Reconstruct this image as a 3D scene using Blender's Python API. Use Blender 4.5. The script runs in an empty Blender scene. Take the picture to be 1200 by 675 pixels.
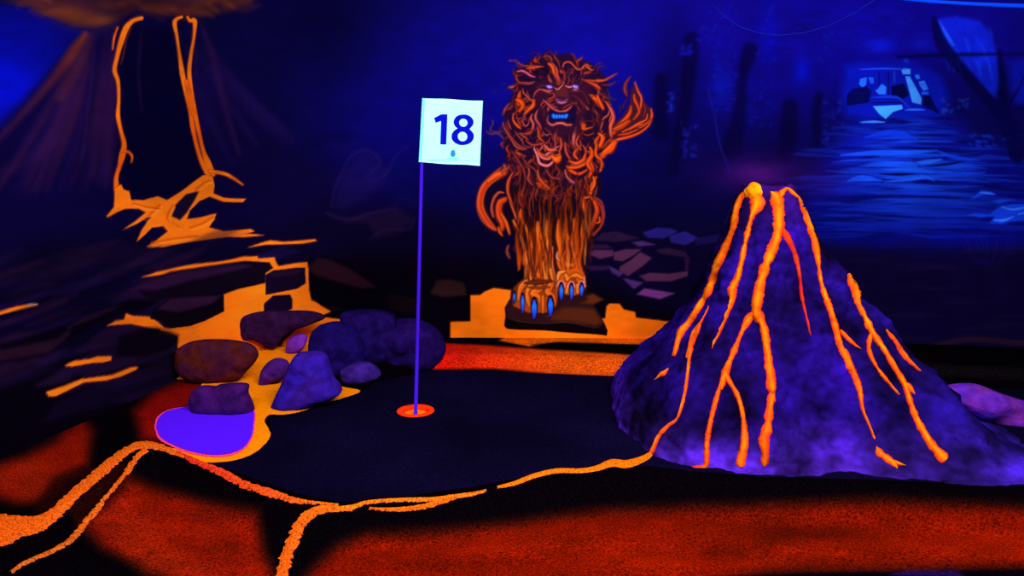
# Black-light mini golf, hole 18.  Ultraviolet paint re-emits its own hue in proportion to the
# ultraviolet it receives, so every paint is a plain diffuse colour and the lamps give the light.
import bpy, bmesh, math, random
import numpy as np
from mathutils import Vector, Matrix, noise as mnoise
from mathutils.bvhtree import BVHTree
from mathutils.geometry import delaunay_2d_cdt
random.seed(18); rng = np.random.RandomState(18)
PI = math.pi
sc = bpy.context.scene
COL = sc.collection

# ------------------------------------------------------------------ camera
F = 940.0; PITCH = math.radians(10.8); CH = 1.0
cd = bpy.data.cameras.new('camera'); cam = bpy.data.objects.new('camera', cd); COL.objects.link(cam)
cd.sensor_width = 36.0; cd.lens = F / 1200 * 36; cd.clip_start = .05
cam.location = (0, 0, CH); cam.rotation_euler = (PI / 2 - PITCH, 0, 0)
sc.camera = cam
cp, sp = math.cos(PITCH), math.sin(PITCH)

def ray(px, py):
    u, v = (px - 600) / F, -(py - 337.5) / F
    return Vector((u, cp + v * sp, -sp + v * cp))
def project(x, y, z):
    dy, dz = y, z - CH
    d = dy * cp - dz * sp
    v = dy * sp + dz * cp
    return 600 + F * x / d, 337.5 - F * v / d, d
def on_z(px, py, z=0.0):
    r = ray(px, py); t = (z - CH) / r.z
    return Vector((0, 0, CH)) + r * t
def on_y(px, py, Y):
    r = ray(px, py); return Vector((0, 0, CH)) + r * (Y / r.y)

# ------------------------------------------------------------------ object helpers
def setp(o, label=None, cat=None, group=None, kind=None):
    if label: o['label'] = label
    if cat: o['category'] = cat
    if group: o['group'] = group
    if kind: o['kind'] = kind
    return o
def empty(name, loc, label, cat, group=None):
    o = bpy.data.objects.new(name, None); COL.objects.link(o); o.location = loc; o.empty_display_size = .05
    return setp(o, label, cat, group)
def link(name, verts, faces, mat, parent=None, cols=None, smooth=True, uvn=None):
    me = bpy.data.meshes.new(name)
    if isinstance(verts, np.ndarray):
        nv, nf, k = len(verts), len(faces), faces.shape[1]
        me.vertices.add(nv); me.vertices.foreach_set('co', verts.astype(np.float32).ravel())
        me.loops.add(nf * k); me.loops.foreach_set('vertex_index', faces.astype(np.int32).ravel())
        me.polygons.add(nf)
        me.polygons.foreach_set('loop_start', np.arange(0, nf * k, k, dtype=np.int32))
        me.update(calc_edges=True)
    else:
        me.from_pydata([tuple(v) for v in verts], [], faces); me.update()
    if cols is not None:
        a = me.color_attributes.new('paint', 'FLOAT_COLOR', 'POINT')
        c = np.ones((len(me.vertices), 4), np.float32); c[:, :3] = np.asarray(cols, np.float32)
        a.data.foreach_set('color', c.ravel())
    if smooth: me.polygons.foreach_set('use_smooth', [True] * len(me.polygons))
    me.materials.append(mat)
    o = bpy.data.objects.new(name, me); COL.objects.link(o)
    if parent is not None:
        o.parent = parent
        o.matrix_parent_inverse = Matrix.Translation(-parent.location)
    return o
def lin(c):
    c = np.clip(np.asarray(c, float) / 255.0, 0, 1)
    return np.where(c <= .04045, c / 12.92, ((c + .055) / 1.055) ** 2.4)
ALB = .93

# ------------------------------------------------------------------ materials
def mat(name, col=None, attr=False, grain=0, gscale=200, bump=0, bscale=60, rough=.9, spec=.0, mottle=0, mscale=8, mcol=None):
    m = bpy.data.materials.new(name); m.use_nodes = True
    n, l = m.node_tree.nodes, m.node_tree.links
    b = n['Principled BSDF']; b.inputs['Roughness'].default_value = rough
    b.inputs['Specular IOR Level'].default_value = spec
    tc = n.new('ShaderNodeTexCoord')
    if attr:
        a = n.new('ShaderNodeAttribute'); a.attribute_name = 'paint'; src = a.outputs['Color']
    else:
        r = n.new('ShaderNodeRGB'); r.outputs[0].default_value = (*(lin(col) * ALB), 1); src = r.outputs[0]
    if mottle:
        t = n.new('ShaderNodeTexNoise'); t.inputs['Scale'].default_value = mscale; t.inputs['Detail'].default_value = 5
        l.new(tc.outputs['Object'], t.inputs['Vector'])
        rp = n.new('ShaderNodeMapRange'); rp.inputs[1].default_value = .38; rp.inputs[2].default_value = .66
        rp.inputs[3].default_value = 0; rp.inputs[4].default_value = mottle
        l.new(t.outputs['Fac'], rp.inputs[0])
        mx = n.new('ShaderNodeMix'); mx.data_type = 'RGBA'
        l.new(rp.outputs[0], mx.inputs['Factor']); l.new(src, mx.inputs['A'])
        mx.inputs['B'].default_value = (*(lin(mcol) * ALB), 1)
        src = mx.outputs['Result']
    if grain:
        t = n.new('ShaderNodeTexNoise'); t.inputs['Scale'].default_value = gscale; t.inputs['Detail'].default_value = 3
        l.new(tc.outputs['Object'], t.inputs['Vector'])
        rp = n.new('ShaderNodeMapRange'); rp.inputs[1].default_value = .3; rp.inputs[2].default_value = .7
        rp.inputs[3].default_value = 1 - grain; rp.inputs[4].default_value = 1 + grain
        l.new(t.outputs['Fac'], rp.inputs[0])
        mx = n.new('ShaderNodeVectorMath'); mx.operation = 'SCALE'
        l.new(src, mx.inputs[0]); l.new(rp.outputs[0], mx.inputs['Scale'])
        src = mx.outputs[0]
    l.new(src, b.inputs['Base Color'])
    if bump:
        t = n.new('ShaderNodeTexNoise'); t.inputs['Scale'].default_value = bscale; t.inputs['Detail'].default_value = 6
        l.new(tc.outputs['Object'], t.inputs['Vector'])
        bp = n.new('ShaderNodeBump'); bp.inputs['Strength'].default_value = bump; bp.inputs['Distance'].default_value = .01
        l.new(t.outputs['Fac'], bp.inputs['Height']); l.new(bp.outputs[0], b.inputs['Normal'])
    return m
M_MURAL = mat('mural_paint', attr=True)
M_CARPET = mat('sprayed_carpet', attr=True, grain=.8, gscale=170, bump=.5, bscale=300)
M_ORANGE = mat('orange_carpet', (255, 112, 8), grain=.55, gscale=260, bump=.5, bscale=300)
M_LAVAFLOOR = mat('orange_lava_paint', (255, 135, 5), grain=.12, gscale=90)
M_STRIPE = mat('orange_stripe_carpet', attr=True, grain=.75, gscale=200, bump=.5, bscale=300)
M_GREEN = mat('dark_turf', (8, 4, 26), grain=.6, gscale=250, bump=.4, bscale=300, mottle=.8, mscale=2.2, mcol=(14, 8, 42))
M_VOLC = mat('purple_rock_paint', attr=True, grain=.25, gscale=40, bump=.9, bscale=35)
M_LAVA = mat('volcano_lava_paint', attr=True, grain=.15, gscale=60, bump=.3, bscale=60)
M_PUDDLE = mat('violet_puddle_paint', (88, 20, 255))
M_PINK = mat('pink_edge_paint', (255, 60, 120), grain=.5, gscale=260)
M_POLE = mat('violet_pole_paint', (62, 22, 205), rough=.5)
M_FLAG = mat('white_fluorescent_cloth', (166, 255, 250), grain=.04, gscale=60)
M_HEM = mat('pale_hem_cloth', (120, 232, 255))
M_INK = mat('blue_ink', (10, 10, 165))
M_EMB = mat('faded_teal_ink', (40, 130, 175))
M_FINE = mat('pale_teal_ink', (110, 215, 235))
M_RING = mat('red_cup_rim', (255, 52, 10), rough=.5)
M_CUP = mat('orange_cup_lining', (255, 120, 20))
M_CABLE = mat('blue_cable', (6, 62, 235), rough=.5)
M_WIRE = mat('dim_blue_wire', (16, 22, 150), rough=.6)
M_DARK = mat('black_ceiling_paint', (10, 8, 30))

# ------------------------------------------------------------------ painting (brush work traced in picture-plane units, later laid on the real wall and floor)
S = 2.0; X0, Y0 = -60, -60; W_, H_ = int(1320 * S), int(800 * S)
class Canvas:
    def __init__(s, base):
        s.a = np.zeros((H_, W_, 3), np.float32); s.a[:] = base
        s.id = np.zeros((H_, W_), np.uint8)
    def box(s, x0, y0, x1, y1):
        i0, i1 = max(0, int((x0 - X0) * S)), min(W_, int((x1 - X0) * S) + 2)
        j0, j1 = max(0, int((y0 - Y0) * S)), min(H_, int((y1 - Y0) * S) + 2)
        if i1 <= i0 or j1 <= j0: return None
        xs = (np.arange(i0, i1) / S + X0)[None, :].astype(np.float32); ys = (np.arange(j0, j1) / S + Y0)[:, None].astype(np.float32)
        return (slice(j0, j1), slice(i0, i1)), xs, ys
    def lay(s, sl, alpha, col, tag):
        a = alpha[..., None]; s.a[sl] = s.a[sl] * (1 - a) + np.asarray(col, np.float32) * a
        if tag is not None: s.id[sl][alpha > (.06 if tag <= 14 else .45)] = tag
    def stroke(s, pts, col, op=1., soft=.8, tag=None):
        P = catmull(pts)
        r = P[:, 2].max() / 2 + soft + 1
        b = s.box(P[:, 0].min() - r, P[:, 1].min() - r, P[:, 0].max() + r, P[:, 1].max() + r)
        if not b: return
        sl, xs, ys = b
        cols = np.asarray(col, np.float32)
        multi = cols.ndim == 2
        best = np.full((ys.shape[0], xs.shape[1]), -1e9, np.float32); tt = np.zeros_like(best) if multi else None
        for k in range(len(P) - 1):
            ax, ay, aw = P[k]; bx, by, bw = P[k + 1]
            rr = max(aw, bw) / 2 + soft + 1
            q = s.box(min(ax, bx) - rr, min(ay, by) - rr, max(ax, bx) + rr, max(ay, by) + rr)
            if not q: continue
            s2, xq, yq = q
            js = slice(s2[0].start - sl[0].start, min(s2[0].stop, sl[0].stop) - sl[0].start)
            is_ = slice(s2[1].start - sl[1].start, min(s2[1].stop, sl[1].stop) - sl[1].start)
            if js.start < 0 or is_.start < 0: continue
            xq = xs[:, is_]; yq = ys[js]
            dx, dy = bx - ax, by - ay; L = dx * dx + dy * dy + 1e-9
            t = np.clip(((xq - ax) * dx + (yq - ay) * dy) / L, 0, 1)
            d = np.hypot(xq - ax - t * dx, yq - ay - t * dy)
            v = (aw + (bw - aw) * t) / 2 - d
            cur = best[js, is_]; m = v > cur
            cur[m] = v[m]
            if multi: tt[js, is_][m] = ((k + t) / (len(P) - 1))[m]
        al = np.clip(best / soft + .5, 0, 1); al = al * al * (3 - 2 * al) * op
        if multi:
            n = len(cols) - 1; f = np.clip(tt * n, 0, n - 1e-4); i = f.astype(int); f = (f - i)[..., None]
            c = cols[i] * (1 - f) + cols[i + 1] * f
        else: c = cols
        s.lay(sl, al, c, tag)
    def mark(s, pts, tag):
        P = np.array(pts, float); sl, xs, ys = s.box(P[:, 0].min(), P[:, 1].min(), P[:, 0].max(), P[:, 1].max())
        s.id[sl][polydist(P, xs, ys)[1]] = tag
    def poly(s, pts, col, op=1., soft=1., tag=None, bumpy=0):
        P = np.array(pts, float)
        if bumpy: P = rough(P, bumpy)
        b = s.box(P[:, 0].min() - soft, P[:, 1].min() - soft, P[:, 0].max() + soft, P[:, 1].max() + soft)
        if not b: return
        sl, xs, ys = b
        d, ins = polydist(P, xs, ys)
        v = np.where(ins, d, -d)
        al = np.clip(v / soft + .5, 0, 1); al = al * al * (3 - 2 * al) * op
        s.lay(sl, al, col(xs, ys) if callable(col) else col, tag)
    def blob(s, cx, cy, rx, ry, col, op=1., ang=0, pw=1.):
        R = max(rx, ry) * 2.4; b = s.box(cx - R, cy - R, cx + R, cy + R)
        if not b: return
        sl, xs, ys = b; c, q = math.cos(ang), math.sin(ang)
        u = ((xs - cx) * c + (ys - cy) * q) / rx; v = (-(xs - cx) * q + (ys - cy) * c) / ry
        s.lay(sl, op * np.exp(-(u * u + v * v) ** pw), col, None)
    def sample(s, px, py):
        fx = np.clip((px - X0) * S, 0, W_ - 1.01); fy = np.clip((py - Y0) * S, 0, H_ - 1.01)
        i, j = fx.astype(int), fy.astype(int); u, v = (fx - i)[..., None], (fy - j)[..., None]
        c = s.a[j, i] * (1 - u) * (1 - v) + s.a[j, i + 1] * u * (1 - v) + s.a[j + 1, i] * (1 - u) * v + s.a[j + 1, i + 1] * u * v
        return lin(c) * ALB
    def tagat(s, px, py):
        i = np.clip(((px - X0) * S + .5).astype(int), 0, W_ - 1); j = np.clip(((py - Y0) * S + .5).astype(int), 0, H_ - 1)
        t = s.id[j, i].copy(); t[(px < X0) | (px > 1259) | (py < Y0) | (py > 739)] = 0
        return t
def polydist(P, xs, ys):
    ins = np.zeros((ys.shape[0], xs.shape[1]), bool); d2 = np.full(ins.shape, 1e12, np.float32); n = len(P)
    for k in range(n):
        ax, ay = P[k]; bx, by = P[(k + 1) % n]
        dx, dy = bx - ax, by - ay; L = dx * dx + dy * dy + 1e-9
        t = np.clip(((xs - ax) * dx + (ys - ay) * dy) / L, 0, 1)
        d2 = np.minimum(d2, (xs - ax - t * dx) ** 2 + (ys - ay - t * dy) ** 2)
        if abs(dy) > 1e-9: ins ^= ((ay > ys) != (by > ys)) & (xs < ax + (ys - ay) * dx / dy)
    return np.sqrt(d2), ins
def catmull(pts, step=2.0):
    P = [tuple(map(float, p)) if len(p) > 2 else (float(p[0]), float(p[1]), 1.) for p in pts]
    P = np.array([P[0]] + P + [P[-1]]); out = []
    for i in range(1, len(P) - 2):
        p0, p1, p2, p3 = P[i - 1:i + 3]
        n = max(2, int(math.hypot(*(p2 - p1)[:2]) / step) + 1)
        for k in range(n):
            t = k / n
            out.append(.5 * (2 * p1 + (p2 - p0) * t + (2 * p0 - 5 * p1 + 4 * p2 - p3) * t * t + (3 * p1 - p0 - 3 * p2 + p3) * t ** 3))
    out.append(P[-1]); out = np.array(out); out[:, 2] = np.maximum(out[:, 2], .15)
    return out
def rough(P, amp, step=3.):
    out = []
    n = len(P)
    for k in range(n):
        a, b = P[k], P[(k + 1) % n]; L = math.hypot(*(b - a)); m = max(1, int(L / step))
        nx, ny = -(b - a)[1] / (L + 1e-9), (b - a)[0] / (L + 1e-9)
        for i in range(m):
            t = i / m; j = random.uniform(-amp, amp) if 0 < i else 0
            out.append((a[0] + (b[0] - a[0]) * t + nx * j, a[1] + (b[1] - a[1]) * t + ny * j))
    return np.array(out)
def vnoise(w, h, cell, seed):
    r = np.random.RandomState(seed); g = r.rand(int(h / cell[1]) + 3, int(w / cell[0]) + 3).astype(np.float32)
    x = np.arange(w) / cell[0]; y = np.arange(h) / cell[1]; i, j = x.astype(int), y.astype(int)
    u = (x - i)[None, :]; v = (y - j)[:, None]; u = u * u * (3 - 2 * u); v = v * v * (3 - 2 * v)
    return (g[j][:, i] * (1 - u) * (1 - v) + g[j][:, i + 1] * u * (1 - v) + g[j + 1][:, i] * (1 - u) * v + g[j + 1][:, i + 1] * u * v)
def fbm(cell, seed, octs=4):
    o = np.zeros((H_, W_), np.float32); a, t = 1., 0
    for k in range(octs):
        o += a * vnoise(W_, H_, (cell[0] * S / 2 ** k, cell[1] * S / 2 ** k), seed + k); t += a; a *= .55
    return o / t
Z = {'1': (570, 55, 9.64), '2': (640, 55, 9.64), '3': (570, 115, 9.64), '4': (640, 115, 9.64), '5': (700, 80, 6.14), '6': (550, 180, 6.75),
     '7': (630, 180, 6.75), '8': (590, 270, 5.19), 'A': (0, 0, 2.25), 'B': (0, 280, 3.067), 'C': (200, 280, 2.5), 'R': (200, 360, 3.375),
     'P': (670, 240, 4.82), 'V': (700, 200, 3.069), 'U': (700, 380, 3.554), 'T': (940, 280, 2.25), 'G': (0, 480, 3.), 'H': (400, 480, 3.),
     'Q': (970, 0, 4.5), 'W': (940, 130, 3.554), 'L': (770, 0, 3.214), 'K': (360, 150, 2.7), 'D': (0, 280, 4.823), 'E': (480, 320, 3.75), 'p': (0, 0, 1.)}
def zz(z, pts):
    x, y, s = Z[z]; return [(x + p[0] / s, y + p[1] / s) + ((p[2] / s,) if len(p) > 2 else ()) for p in pts]

# ============================ the mural ============================
wc = Canvas((7, 4, 48)); A = wc.a
yy = (np.arange(H_) / S + Y0)[:, None]; xx = (np.arange(W_) / S + X0)[None, :]
n1 = fbm((120, 90), 1); n2 = fbm((30, 120), 7); n3 = fbm((22, 10), 13)
# blue night haze of the upper middle
wc.blob(560, 80, 150, 120, (9, 6, 118), .95)
wc.blob(700, 60, 130, 110, (10, 8, 120), .9)
wc.blob(470, 160, 70, 60, (8, 5, 108), .6)
wc.blob(1000, 30, 330, 120, (12, 6, 135), .97)
wc.blob(870, 40, 110, 60, (16, 5, 130), .6)
wc.blob(380, 20, 60, 70, (4, 2, 40), .7)
wc.blob(790, 110, 30, 120, (7, 3, 62), .7)
# bright blue sky at far left
wc.blob(-10, 95, 85, 70, (4, 12, 205), .95)
wc.blob(5, 40, 90, 50, (4, 6, 130), .7)
wc.poly([(0 - 60, 250), (-60, 215), (0, 150), (50, 95), (100, 40), (135, 25), (235, 25), (262, 60), (300, 130), (350, 180), (400, 205), (400, 400), (-60, 420)], (9, 4, 50), 1, 26)
# lower half: black ground of the mural
wc.poly([(-60, 300), (100, 275), (300, 265), (390, 235), (560, 260), (700, 262), (820, 262), (960, 300), (1260, 310), (1260, 760), (-60, 760)], (9, 4, 34), .9, 50)
wc.poly([(300, 330), (420, 300), (560, 300), (700, 330), (830, 380), (900, 400), (1260, 430), (1260, 760), (-60, 760), (-60, 470), (100, 400)], (6, 2, 12), .9, 40)
# --- painted volcano
TV, TS1, TS2, TPOOL, TSMOKE = 1, 2, 3, 4, 5
wc.id_backup = None
slope = [(-60, 225), (0, 150), (50, 92), (98, 40), (132, 28), (165, 22), (200, 24), (236, 26), (262, 66), (292, 128), (330, 175), (385, 210), (330, 262), (130, 268), (0, 300), (-60, 310)]
wc.mark(slope, TV)
wc.poly(slope, (10, 4, 46), .35, 8)
wc.poly([(140, 30), (210, 30), (240, 210), (215, 225), (140, 240)], (4, 2, 34), .8, 14)
for i in range(70):                                   # dim brushed ridges running down the flanks
    t = random.random(); left = random.random() < .62
    if left:
        x0, x1 = 98 + t * 38, -60 + t * 185; y1 = 300 - 25 * t; c = (58, 18, 52) if random.random() < .6 else (30, 10, 70)
    else:
        x0, x1 = 212 + t * 24, 262 + t * 150; y1 = 240 - 40 * t; c = (28, 12, 72)
    y0 = 34 + random.random() * 60; f = (y0 - 34) / 240
    xs_ = [x0 + (x1 - x0) * (f + (1 - f) * q) ** 1.25 + random.uniform(-5, 5) for q in (0, .35, .7)]
    wc.stroke([(xs_[0], y0, 2), (xs_[1], y0 + (y1 - y0) * .35, 8), (xs_[2], y0 + (y1 - y0) * .7, 2)], c, random.uniform(.1, .3), 11)
wc.stroke([(100, 40, 5), (86, 60, 12), (60, 95, 10), (20, 140, 8), (-30, 190, 6)], [(120, 42, 22), (70, 22, 40), (45, 14, 55), (38, 12, 60)], .8, 9)
wc.stroke([(106, 42, 5), (92, 74, 14), (70, 115, 10)], (72, 26, 38), .5, 10)
wc.stroke([(0, 205, 14), (60, 165, 12), (95, 100, 8)], (40, 15, 60), .45, 14)
wc.stroke([(236, 30, 4), (250, 70, 9), (262, 120, 7), (280, 180, 5)], (40, 14, 62), .6, 8)
for p in ([(165, 40, 3), (162, 90, 4), (166, 130, 3)], [(225, 40, 3), (228, 60, 4), (230, 90, 3)], [(110, 60, 3), (104, 120, 4), (95, 190, 3)]):
    wc.stroke(p, (44, 18, 70), .35, 5)
# smoke cloud
smk = [(0, -60), (320, -60), (300, 0), (270, 14), (235, 20), (215, 23), (195, 16), (165, 10), (140, 22), (110, 32), (85, 30), (60, 20), (35, 8), (0, 2)]
wc.poly(smk, (48, 18, 30), .9, 10, TSMOKE)
for i in range(60):
    x = random.uniform(20, 280); y = random.uniform(-30, 18)
    wc.stroke([(x, y, 5), (x + 14, y + random.uniform(-5, 5), 9), (x + 30, y + random.uniform(-4, 8), 4)], random.choice([(120, 52, 22), (92, 36, 26), (70, 26, 34), (40, 14, 40)]), .35, 7)
wc.blob(88, 18, 34, 12, (128, 56, 20), .55, .25); wc.blob(120, 24, 16, 6, (140, 66, 24), .4); wc.blob(205, 12, 26, 7, (104, 38, 26), .5, .2)
wc.poly([(-60, -60), (10, -60), (10, 0), (-60, 30)], (5, 4, 60), .8, 14)
# lava streams of the painted volcano
O1, O2, O3, RD = (250, 118, 18), (232, 92, 14), (190, 62, 20), (130, 40, 22)
def lava(z, pts, tag, col=O1, edge=O3, k=.74):
    q = zz(z, pts)
    wc.stroke([(x, y, w * k + 1.6) for x, y, w in q], edge, .75, 1.8, tag)
    ph = random.uniform(0, 6)
    wc.stroke([(x + .4 * math.sin(i * 1.9 + ph), y, w * k * (1 + .22 * math.sin(i * 2.3 + ph))) for i, (x, y, w) in enumerate(q)], [col, tuple(np.array(col) * .86), col, (222, 84, 12), col], 1, 1.1, tag)
lava('A', [(372, 48, 10), (350, 55, 14), (332, 75, 18), (318, 110, 16), (308, 150, 14), (302, 185, 12), (310, 215, 11), (312, 260, 10), (311, 305, 11), (318, 345, 12), (326, 380, 16), (322, 410, 18), (314, 440, 14), (305, 470, 12), (308, 500, 18), (316, 525, 22), (310, 548, 16), (284, 570, 5)], TS1)
wc.stroke(zz('A', [(345, 75, 5), (333, 100, 7), (325, 140, 6), (318, 170, 3)]), RD, .5, 1.5)
lava('A', [(310, 72, 3), (300, 100, 5), (296, 130, 2)], TS1, O2)
lava('A', [(328, 398, 8), (340, 402, 7), (347, 412, 6), (346, 428, 3)], TS1, O2)
lava('A', [(478, 45, 6), (466, 50, 11), (460, 62, 13), (465, 95, 8), (472, 140, 10), (480, 190, 14), (489, 240, 14), (500, 290, 13), (508, 335, 12), (518, 385, 12), (532, 430, 14), (550, 460, 18)], TS2)
lava('A', [(494, 45, 6), (501, 55, 10), (512, 56, 13), (511, 95, 9), (504, 140, 9), (498, 190, 12), (503, 240, 15), (512, 290, 13), (522, 340, 12), (534, 395, 13), (548, 430, 18), (562, 460, 14)], TS2)
lava('A', [(492, 215, 16), (500, 260, 18), (508, 300, 14)], TS2, O2)
lava('A', [(555, 452, 12), (590, 458, 9), (615, 470, 9), (640, 487, 3)], TS2)
pool = [(280, 572), (300, 545), (302, 500), (318, 486), (325, 500), (340, 505), (345, 528), (378, 528), (415, 518), (440, 528), (480, 503), (510, 480), (535, 462), (560, 466), (565, 490), (562, 510), (590, 522), (620, 524), (648, 524), (640, 533), (590, 532), (552, 518), (525, 530), (500, 555), (492, 578), (520, 575), (570, 563), (563, 580), (550, 600), (590, 610), (660, 604), (670, 610), (650, 616), (695, 620), (640, 625), (600, 624), (540, 632), (480, 641), (430, 650), (385, 652), (412, 634), (442, 610), (430, 596), (400, 600), (382, 618), (360, 637), (372, 608), (390, 582), (402, 572), (385, 574), (360, 590), (325, 605), (358, 582), (384, 560), (365, 550), (330, 550), (300, 562)]
wc.poly(zz('A', pool), O3, .8, 3, TPOOL); wc.poly(zz('A', pool), O1, 1, 1.2, TPOOL)
wc.poly(zz('A', [(452, 570), (462, 540), (490, 512), (525, 503), (512, 528), (492, 560), (474, 580)]), (9, 4, 40), .95, 3)
for p in ([(500, 600), (530, 590), (560, 572)], [(400, 640), (450, 630), (520, 622)], [(420, 540), (400, 560), (380, 580)], [(350, 535), (380, 545), (420, 550)], [(470, 600), (440, 575), (455, 540)], [(515, 500), (540, 480), (555, 475)]):
    wc.stroke(zz('A', [(x, y, 6) for x, y in p]), (205, 70, 12), .6, 2)
    wc.stroke(zz('A', [(x + 6, y + 6, 4) for x, y in p]), (255, 160, 50), .5, 1.5)
# --- streaks and the stepped painted lava flow
TL = [6, 7, 8, 9, 10, 11, 12]
def lavapoly(z, pts, tag, col=O1):
    wc.poly(zz(z, pts), O3, .8, 3.0, tag, .0); wc.poly(zz(z, pts), col, 1, 1.7, tag)
def slab(z, pts, c, op=1., soft=2., tag=0): wc.poly(zz(z, pts), c, op, soft, tag)
# brushed dark ledges on the left wall
for i in range(110):
    x = random.uniform(-60, 260); y = random.uniform(290, 470); L = random.uniform(30, 110); sl_ = -.34 + random.uniform(-.08, .08)
    c = random.choice([(38, 16, 52), (28, 12, 62), (50, 18, 44), (12, 4, 34), (6, 2, 18)])
    wc.stroke([(x, y, 3), (x + L * .5, y + sl_ * L * .5 + random.uniform(-3, 3), random.uniform(5, 13)), (x + L, y + sl_ * L, 3)], c, random.uniform(.3, .62), 8)
slab('D', [(-80, 215), (150, 160), (420, 40), (700, 30), (1000, 60), (1000, 100), (600, 130), (300, 250), (0, 260)], (24, 10, 40), .5, 14)
slab('D', [(0, 590), (120, 560), (400, 480), (640, 380), (720, 340), (900, 350), (820, 400), (660, 440), (520, 500), (400, 560), (300, 640), (0, 700)], (5, 2, 12), .85, 6)
slab('D', [(-60, 640), (100, 610), (330, 560), (380, 520), (400, 530), (360, 580), (280, 640), (60, 680), (-60, 700)], (52, 20, 44), .6, 5)
slab('D', [(380, 520), (420, 490), (560, 440), (690, 375), (620, 390), (470, 440), (380, 500)], (48, 20, 48), .55, 5)
slab('D', [(600, 345), (800, 240), (1061, 190), (1061, 290), (900, 340), (760, 330)], (42, 14, 46), .5, 12)
slab('D', [(620, 520), (740, 480), (870, 500), (880, 550), (760, 600), (480, 640), (420, 650), (520, 560)], (32, 13, 46), .7, 6)
slab('D', [(520, 640), (760, 600), (1000, 560), (1000, 620), (900, 690), (500, 760), (300, 760)], (26, 12, 44), .7, 6)
slab('B', [(200, 590), (350, 520), (520, 470), (700, 400), (720, 470), (560, 560), (300, 620), (150, 660)], (20, 8, 40), .6, 8)
lavapoly('B', [(-60, 285), (0, 262), (60, 242), (130, 233), (135, 236), (70, 252), (0, 272), (-60, 300)], 6)
wc.stroke(zz('B', [(100, 238, 6), (135, 233, 4)]), (150, 150, 190), .6, 1)
flow = [(0, 88), (60, 75), (150, 66), (220, 52), (262, 58), (303, 54), (310, 72), (316, 80), (360, 72), (400, 68), (404, 90), (405, 150), (412, 180), (440, 192), (500, 203), (505, 207), (470, 212), (440, 225), (400, 222), (340, 260), (260, 330), (180, 350), (25, 345), (24, 285), (0, 290), (0, 262), (60, 255), (150, 215), (155, 163), (200, 146), (275, 130), (276, 100), (290, 82), (290, 68), (220, 65), (150, 75), (60, 88), (0, 98)]
lavapoly('C', flow, 7)
lavapoly('B', [(510, 138), (560, 120), (640, 102), (720, 92), (800, 82), (870, 65), (925, 62), (925, 78), (850, 80), (760, 98), (700, 106), (600, 125)], 13)
lavapoly('B', [(385, 312), (415, 295), (445, 290), (452, 268), (475, 277), (535, 280), (565, 298), (590, 320), (640, 328), (700, 318), (800, 275), (806, 250), (930, 220), (930, 370), (840, 370), (720, 365), (650, 392), (638, 392), (640, 345), (565, 347), (578, 322), (520, 315), (470, 305), (420, 308)], 7)
lavapoly('A', [(655, 652), (690, 640), (712, 634), (750, 638), (830, 631), (835, 635), (800, 642), (740, 644), (700, 645)], 9)
lavapoly('B', [(232, 456), (262, 440), (320, 432), (350, 423), (400, 422), (398, 436), (370, 443), (330, 445), (260, 458)], 10)
lavapoly('B', [(165, 550), (230, 530), (290, 505), (400, 490), (470, 462), (495, 460), (488, 470), (430, 495), (380, 508), (300, 515), (240, 545), (200, 565), (175, 565)], 11)
lavapoly('C', [(500, 236), (440, 228), (425, 235), (370, 262), (330, 300), (320, 330), (420, 330), (412, 272), (440, 250), (500, 244)], 7)
# painted slabs over the flow
slab('C', [(-100, 150), (-60, 120), (0, 95), (60, 86), (150, 73), (220, 64), (290, 70), (300, 85), (278, 100), (278, 128), (200, 146), (120, 160), (0, 172), (-60, 178)], (14, 5, 22), 1, 2.5, 20)
slab('C', [(-120, 150), (-40, 150), (60, 122), (140, 104), (240, 80), (215, 74), (150, 80), (0, 100), (-70, 125)], (46, 18, 56), .85, 6)
slab('C', [(0, 172), (60, 166), (155, 163), (156, 212), (100, 240), (60, 254), (0, 262), (-30, 235), (-60, 235), (-50, 205)], (12, 4, 18), 1, 1.5, 21)
slab('C', [(0, 174), (150, 166), (120, 190), (20, 215), (-40, 205)], (48, 20, 52), .85, 4)
slab('C', [(278, 105), (300, 92), (370, 84), (394, 84), (396, 130), (370, 146), (278, 164)], (18, 6, 30), 1, 1.4, 22)
slab('C', [(290, 100), (370, 88), (390, 90), (370, 104), (300, 112)], (36, 14, 44), .7, 3)
slab('C', [(273, 190), (300, 166), (350, 163), (357, 178), (356, 205), (330, 215), (273, 212)], (20, 6, 34), 1, 1.4, 23)
slab('C', [(-150, 285), (-80, 262), (-40, 262), (0, 272), (22, 282), (20, 305), (-10, 325), (-80, 345), (-160, 345)], (9, 3, 18), .95, 6)
slab('C', [(404, 60), (450, 48), (520, 70), (560, 100), (620, 130), (700, 150), (860, 120), (868, 130), (878, 240), (500, 230), (440, 195), (412, 170), (405, 120)], (5, 2, 12), .95, 3, 24)
slab('C', [(405, 82), (430, 55), (470, 62), (530, 90), (565, 115), (600, 140), (560, 145), (470, 120), (420, 105)], (46, 16, 32), .75, 6)
slab('C', [(780, 122), (815, 118), (860, 130), (868, 165), (800, 170), (760, 160)], (48, 22, 22), .8, 5)
slab('C', [(640, 160), (700, 175), (740, 170), (740, 210), (690, 220), (640, 200)], (16, 8, 14), .8, 6)
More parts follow.
